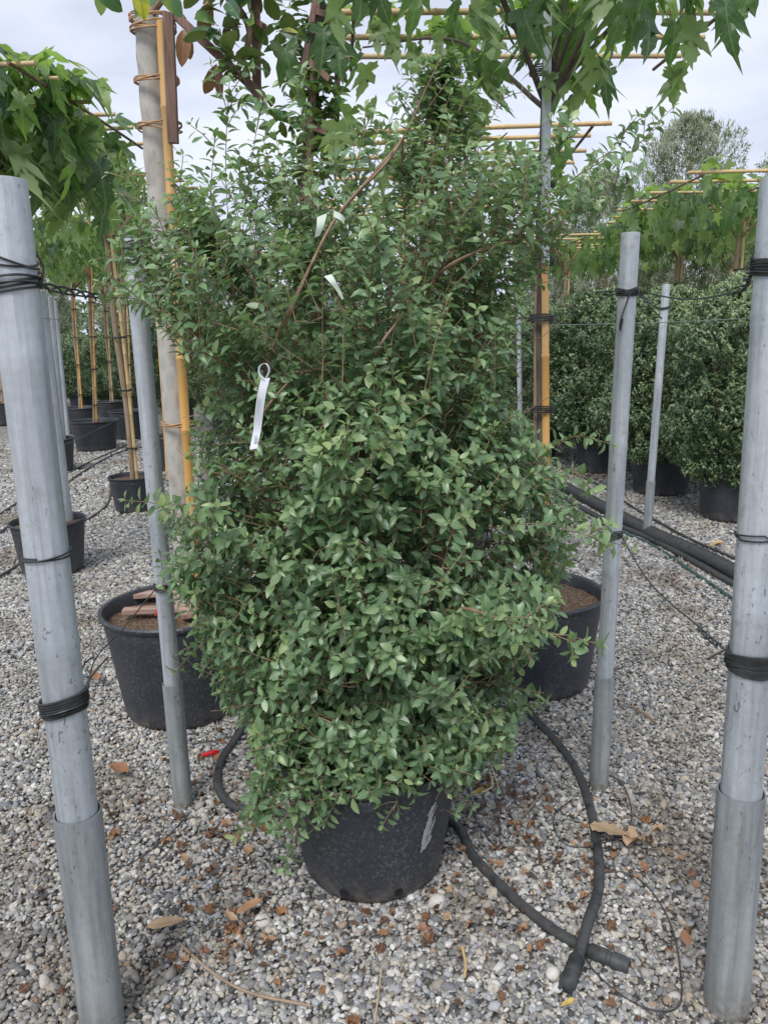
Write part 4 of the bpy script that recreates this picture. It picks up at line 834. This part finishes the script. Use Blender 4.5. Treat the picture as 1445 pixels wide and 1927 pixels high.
HS = [((1385, 6.0), 1.02, 0, 'dense dark green shrub in a black pot beside the nearest right post', .26), ((1248, 7.05), 1.02, 1, 'dense dark green shrub behind the thin pale grey post', .29), ((1128, 8.2), 1.02, 2, 'dense shrub between the orange bamboo and the slim right post', .25),
 ((1010, 9.2), .98, 0, 'dense shrub in the hedge row directly behind the orange bamboo stake', .27), ((890, 10.2), 1.0, 1, 'dense hedge shrub behind the right half of the central shrub', .27), ((770, 10.9), 1.0, 2, 'dense hedge shrub behind the middle of the central shrub', .27),
 ((1500, 7.2), 1.05, 2, 'dense shrub half hidden past the right picture edge', .27), ((1340, 8.3), 1.05, 2, 'second row hedge shrub behind the nearest right one', .27), ((1215, 9.5), 1.05, 0, 'second row hedge shrub behind the thin pale post', .27), ((1100, 10.6), 1.05, 1, 'second row hedge shrub right of the orange bamboo', .27), ((1420, 9.6), 1.08, 1, 'third row hedge shrub near the right picture edge', .27), ((1290, 11), 1.1, 0, 'third row hedge shrub below the thick pale stake', .27),
 ((660, 11.5), 1.0, 0, 'dense hedge shrub behind the left half of the central shrub', .27), ((560, 12.6), 1.0, 1, 'dark hedge shrub glimpsed left of the central shrub stem', .27), ((430, 12.0), 1.05, 2, 'dark shrub behind the stout grey magnolia trunk', .27), ((340, 13.5), 1.0, 0, 'dark shrub between the magnolia trunk and slim left post', .27),
 ((270, 16), 1.0, 1, 'dark shrub far behind the left pots, next to the slim post', .27), ((215, 16.5), .9, 2, 'dark shrub far behind the thin bamboo staked trees', .27), ((160, 17), .95, 0, 'dark shrub far back between the yellow bamboo stakes', .27), ((105, 17.5), .9, 1, 'dark shrub far back beyond the thin grey posts', .27), ((50, 18), 1.0, 2, 'dark shrub far back at the left, behind the nearest post', .27), ((-20, 18), 1.0, 0, 'dark shrub far back at the left picture edge', .27)]
for i, ((u, Y), s_, k_, lab, rp_) in enumerate(HS):
    q = P(u, 800, Y); hedge_shrub(q.x, Y, s_, k_, lab, rp=rp_, rz=i*1.3)
# olive trees
op = []
for sd_ in (5, 6):
    dat = hedge_proto(.85, 3.6, 5200, .075, 7, sd_, z0=1.3, lump=.42); o = leaves('crown', B_OLIVE, *dat, 'olive_leaf'); op.append(o.data); COL.objects.unlink(o); bpy.data.objects.remove(o)
OT = [((1272, 13.0), 1.30, 0, 'grey green olive tree with rounded crown above the right mulberries'), ((1120, 15.0), 1.18, 1, 'grey green olive tree rising behind the hedge, just right of the metal tube'), ((1510, 12.5), 1.32, 1, 'grey green olive tree cut by the right picture edge'), ((1040, 17), 1.0, 0, 'grey green olive tree behind the orange bamboo and metal tube'), ((1210, 18), .9, 1, 'smaller olive tree between the two large right ones'), ((1385, 17), 1.0, 0, 'olive tree in the gap left of the right edge'),
 ((850, 18), 1.05, 1, 'olive tree seen through the top of the central shrub'), ((640, 19), 1.0, 0, 'olive tree behind the trellised magnolia'), ((420, 18), 1.0, 1, 'olive tree behind the stout magnolia trunk'), ((250, 21), 1.0, 0, 'olive tree far back left of the slim left post'), ((100, 21), 1.0, 1, 'olive tree far back at the left'), ((-30, 22), 1.0, 0, 'olive tree far back beyond the left picture edge')]
for i, ((u, Y), s_, k_, lab) in enumerate(OT):
    q = P(u, 700, Y); root = empty('olive_tree', (q.x, Y, 0), lab, 'tree', 'olive trees in the background')
    m_ = MB(); m_.tube(catmull([Vector((q.x, Y, 0)), Vector((q.x+.05, Y, .8)), Vector((q.x-.03, Y, 1.6*s_)), Vector((q.x, Y, 2.6*s_))], 4), [.07, .065, .06, .06, .055, .055, .05, .05, .045, .04, .03, .02, .012], 9)
    m_.build('trunk', 'brown_trunk', root); f = bpy.data.objects.new('crown', op[k_]); link(f, root); f.scale = (min(s_, .9), min(s_, .9), s_); f.rotation_euler = (0, 0, i*1.9)
# distant planting as one mass
nP = 26000; X = rng.uniform(-34, 34, nP); Y = rng.uniform(25, 34, nP); hgt = np.array([2.9+1.3*noise.noise(Vector((x_*.35, 5, 0)))+.6*noise.noise(Vector((x_*1.3, 2, 0))) for x_ in X]); Z = rng.random(nP)**.8*hgt
dd = unit(rng.normal(0, 1, (nP, 3))); far = leaves('far_planting', B_SMALL, np.c_[X, Y, Z], dd, rng.normal(0, .5, (nP, 3))+np.array((0, -.3, 1)), rng.uniform(.25, .45, nP), rng.uniform(0, .8, nP), 'hedge_leaf'); tag(far, 'distant band of nursery trees and shrubs behind the rows', 'planting', kind='stuff')

# ------------------------------------------------------------------ litter
random.seed(21)
B_DRY = (lambda q: (np.array([(x, y, z+.05*math.sin(8*x+7*y)+.25*abs(y)**1.3) for x, y, z in q[0]]), q[1], q[2]))(blade([(0, 0), (.08, .3), (.22, .72), (.38, .96), (.55, 1), (.7, .86), (.84, .55), (.93, .25), (1, 0)], .35, -.12, .5))
B_CRUM = (lambda q: (np.array([(x, y*1.25, z+.09*math.sin(11*x+9*y)+.07*math.cos(17*y-5*x)) for x, y, z in q[0]]), q[1], q[2]))(blade([(i/12, math.sin(PI*(i/12)**.8)*(1+.25*math.sin(i*2.3))*(0 if i in (0, 12) else 1)) for i in range(13)], .5, .1, .55))
def ground_leaf(u, v, L_, ang, rv_, label, yz=.02, wv=.1, bl=B_DRY, name='fallen_leaf'):
    p = G(u, v, .018); o = leaves(name, bl, [tuple(p-Vector((math.cos(ang), math.sin(ang), 0))*L_*.5+Vector((0, 0, yz)))], [(math.cos(ang), math.sin(ang), .05)], [(.1, -.15, 1)], [L_], [rv_], 'dry_leaf'); return tag(o, label, 'leaf', 'fallen dry leaves on the gravel')
ground_leaf(228, 1458, .085, 2.6, .30, 'glossy orange brown fallen leaf on gravel between the two left posts')
ground_leaf(315, 1752, .10, .1, .72, 'large tan fallen leaf on gravel at lower left')
ground_leaf(470, 1720, .075, .6, .5, 'curled orange yellow fallen leaf left of the central pot front')
ground_leaf(432, 1742, .055, 2.9, .7, 'pale pinkish tan leaf fragment beside the curled orange leaf')
ground_leaf(1150, 1575, .13, -.45, .70, 'large crumpled tan leaf on gravel right of the curved hose', bl=B_CRUM)
ground_leaf(1192, 1592, .08, .3, .66, 'smaller crumpled tan leaf just right of the large crumpled one', bl=B_CRUM)
ground_leaf(1288, 1780, .05, 1.4, .35, 'small orange brown leaf left of the nearest right post foot')
ground_leaf(1345, 1058, .10, .2, .8, 'pale tan leaf lying on the thick water pipe', yz=.11)
ground_leaf(180, 1282, .10, 2.2, .4, 'curled orange brown leaf right of the nearest left post coil')
ground_leaf(900, 1505, .05, .3, 1.0, 'small bright yellow leaf right of the central pot')
ground_leaf(1068, 1905, .035, .2, 1.0, 'tiny yellow green leaf at the bottom edge near the hose end')
for i, (u, v, rs_) in enumerate(((493, 1732, .021), (822, 1697, .024), (1040, 1830, .018))):
    bm = bmesh.new(); bmesh.ops.create_icosphere(bm, subdivisions=3, radius=rs_); c_ = G(u, v, .012)
    for vv in bm.verts: vv.co = vv.co*(1+.28*noise.noise(vv.co*38+Vector((i*5, 0, 0)))); vv.co.z *= .7; vv.co += c_
    me = bpy.data.meshes.new('white_stone'); bm.to_mesh(me); bm.free(); me.materials.append(MT['stone']); me.polygons.foreach_set('use_smooth', [True]*len(me.polygons)); o = bpy.data.objects.new('pale_stone', me); COL.objects.link(o)
    tag(o, ['rounded whitish stone left of the central pot, larger than the gravel', 'angular whitish stone at the right foot of the central pot', 'pale stone near the capped hose ends'][i], 'stone', 'large pale stones')
def stick(px, r, label, m='twig'):
    o = MB().tube(catmull([G(u, v, .022) for u, v in px], 5), r, 6).build('fallen_twig', m); tag(o, label, 'twig', 'dry twigs on the gravel')
stick([(338, 1775), (400, 1830), (470, 1868), (585, 1893)], .0035, 'long pale dry twig curving across the gravel at lower left', 'brown_trunk')
stick([(718, 1820), (712, 1870), (705, 1925)], .002, 'thin pale dry stalk pointing up from the bottom edge', 'pale_bamboo')
stick([(870, 1783), (876, 1815), (874, 1838)], .0035, 'short orange bamboo splinter in front of the central pot', 'bamboo')
stick([(1185, 1328), (1215, 1345), (1235, 1362)], .004, 'short dark twig on gravel right of the slim right post')
stick([(1025, 1478), (1005, 1510), (985, 1535)], .003, 'dark twig between the two hoses')
stick([(905, 1492), (925, 1480), (925, 1462)], .003, 'bent orange stalk right of the central pot', 'bamboo')
# fragments nobody could count
p, d, nn, s, r = [], [], [], [], []
def frag(cu, cv, su, sv, n_):
    for _ in range(n_):
        q = G(random.gauss(cu, su), min(1990, max(800, random.gauss(cv, sv))), .016)
        if math.hypot(q.x-potc.x, q.y-potc.y) < POT_R*.82: continue
        th = random.uniform(0, 6.28); p.append(tuple(q)); d.append((math.cos(th), math.sin(th), random.uniform(-.2, .3))); nn.append((random.gauss(0, .4), random.gauss(0, .4), 1)); s.append(random.choice((random.uniform(.008, .02), random.uniform(.014, .04)))); r.append(random.random()**2*.7)
frag(920, 1560, 90, 60, 80); frag(1000, 1700, 110, 90, 50); frag(450, 1740, 50, 45, 50); frag(1250, 1700, 120, 110, 35); frag(600, 1820, 300, 80, 45); frag(440, 1560, 60, 60, 60); frag(1160, 1600, 60, 40, 45); frag(250, 1200, 200, 150, 60); frag(720, 1600, 700, 230, 60); frag(720, 1150, 900, 160, 80); frag(720, 1740, 120, 40, 40); frag(480, 1500, 60, 60, 60); frag(930, 1480, 60, 40, 60); frag(330, 1590, 90, 60, 40); frag(440, 1340, 30, 25, 18); frag(1300, 1050, 60, 25, 40)
o = leaves('leaf_litter', B_CRUM, p, d, nn, s, r, 'dry_leaf', twist=.4); tag(o, 'scattered brown scraps of dry leaf among the gravel', 'leaf litter', kind='stuff')
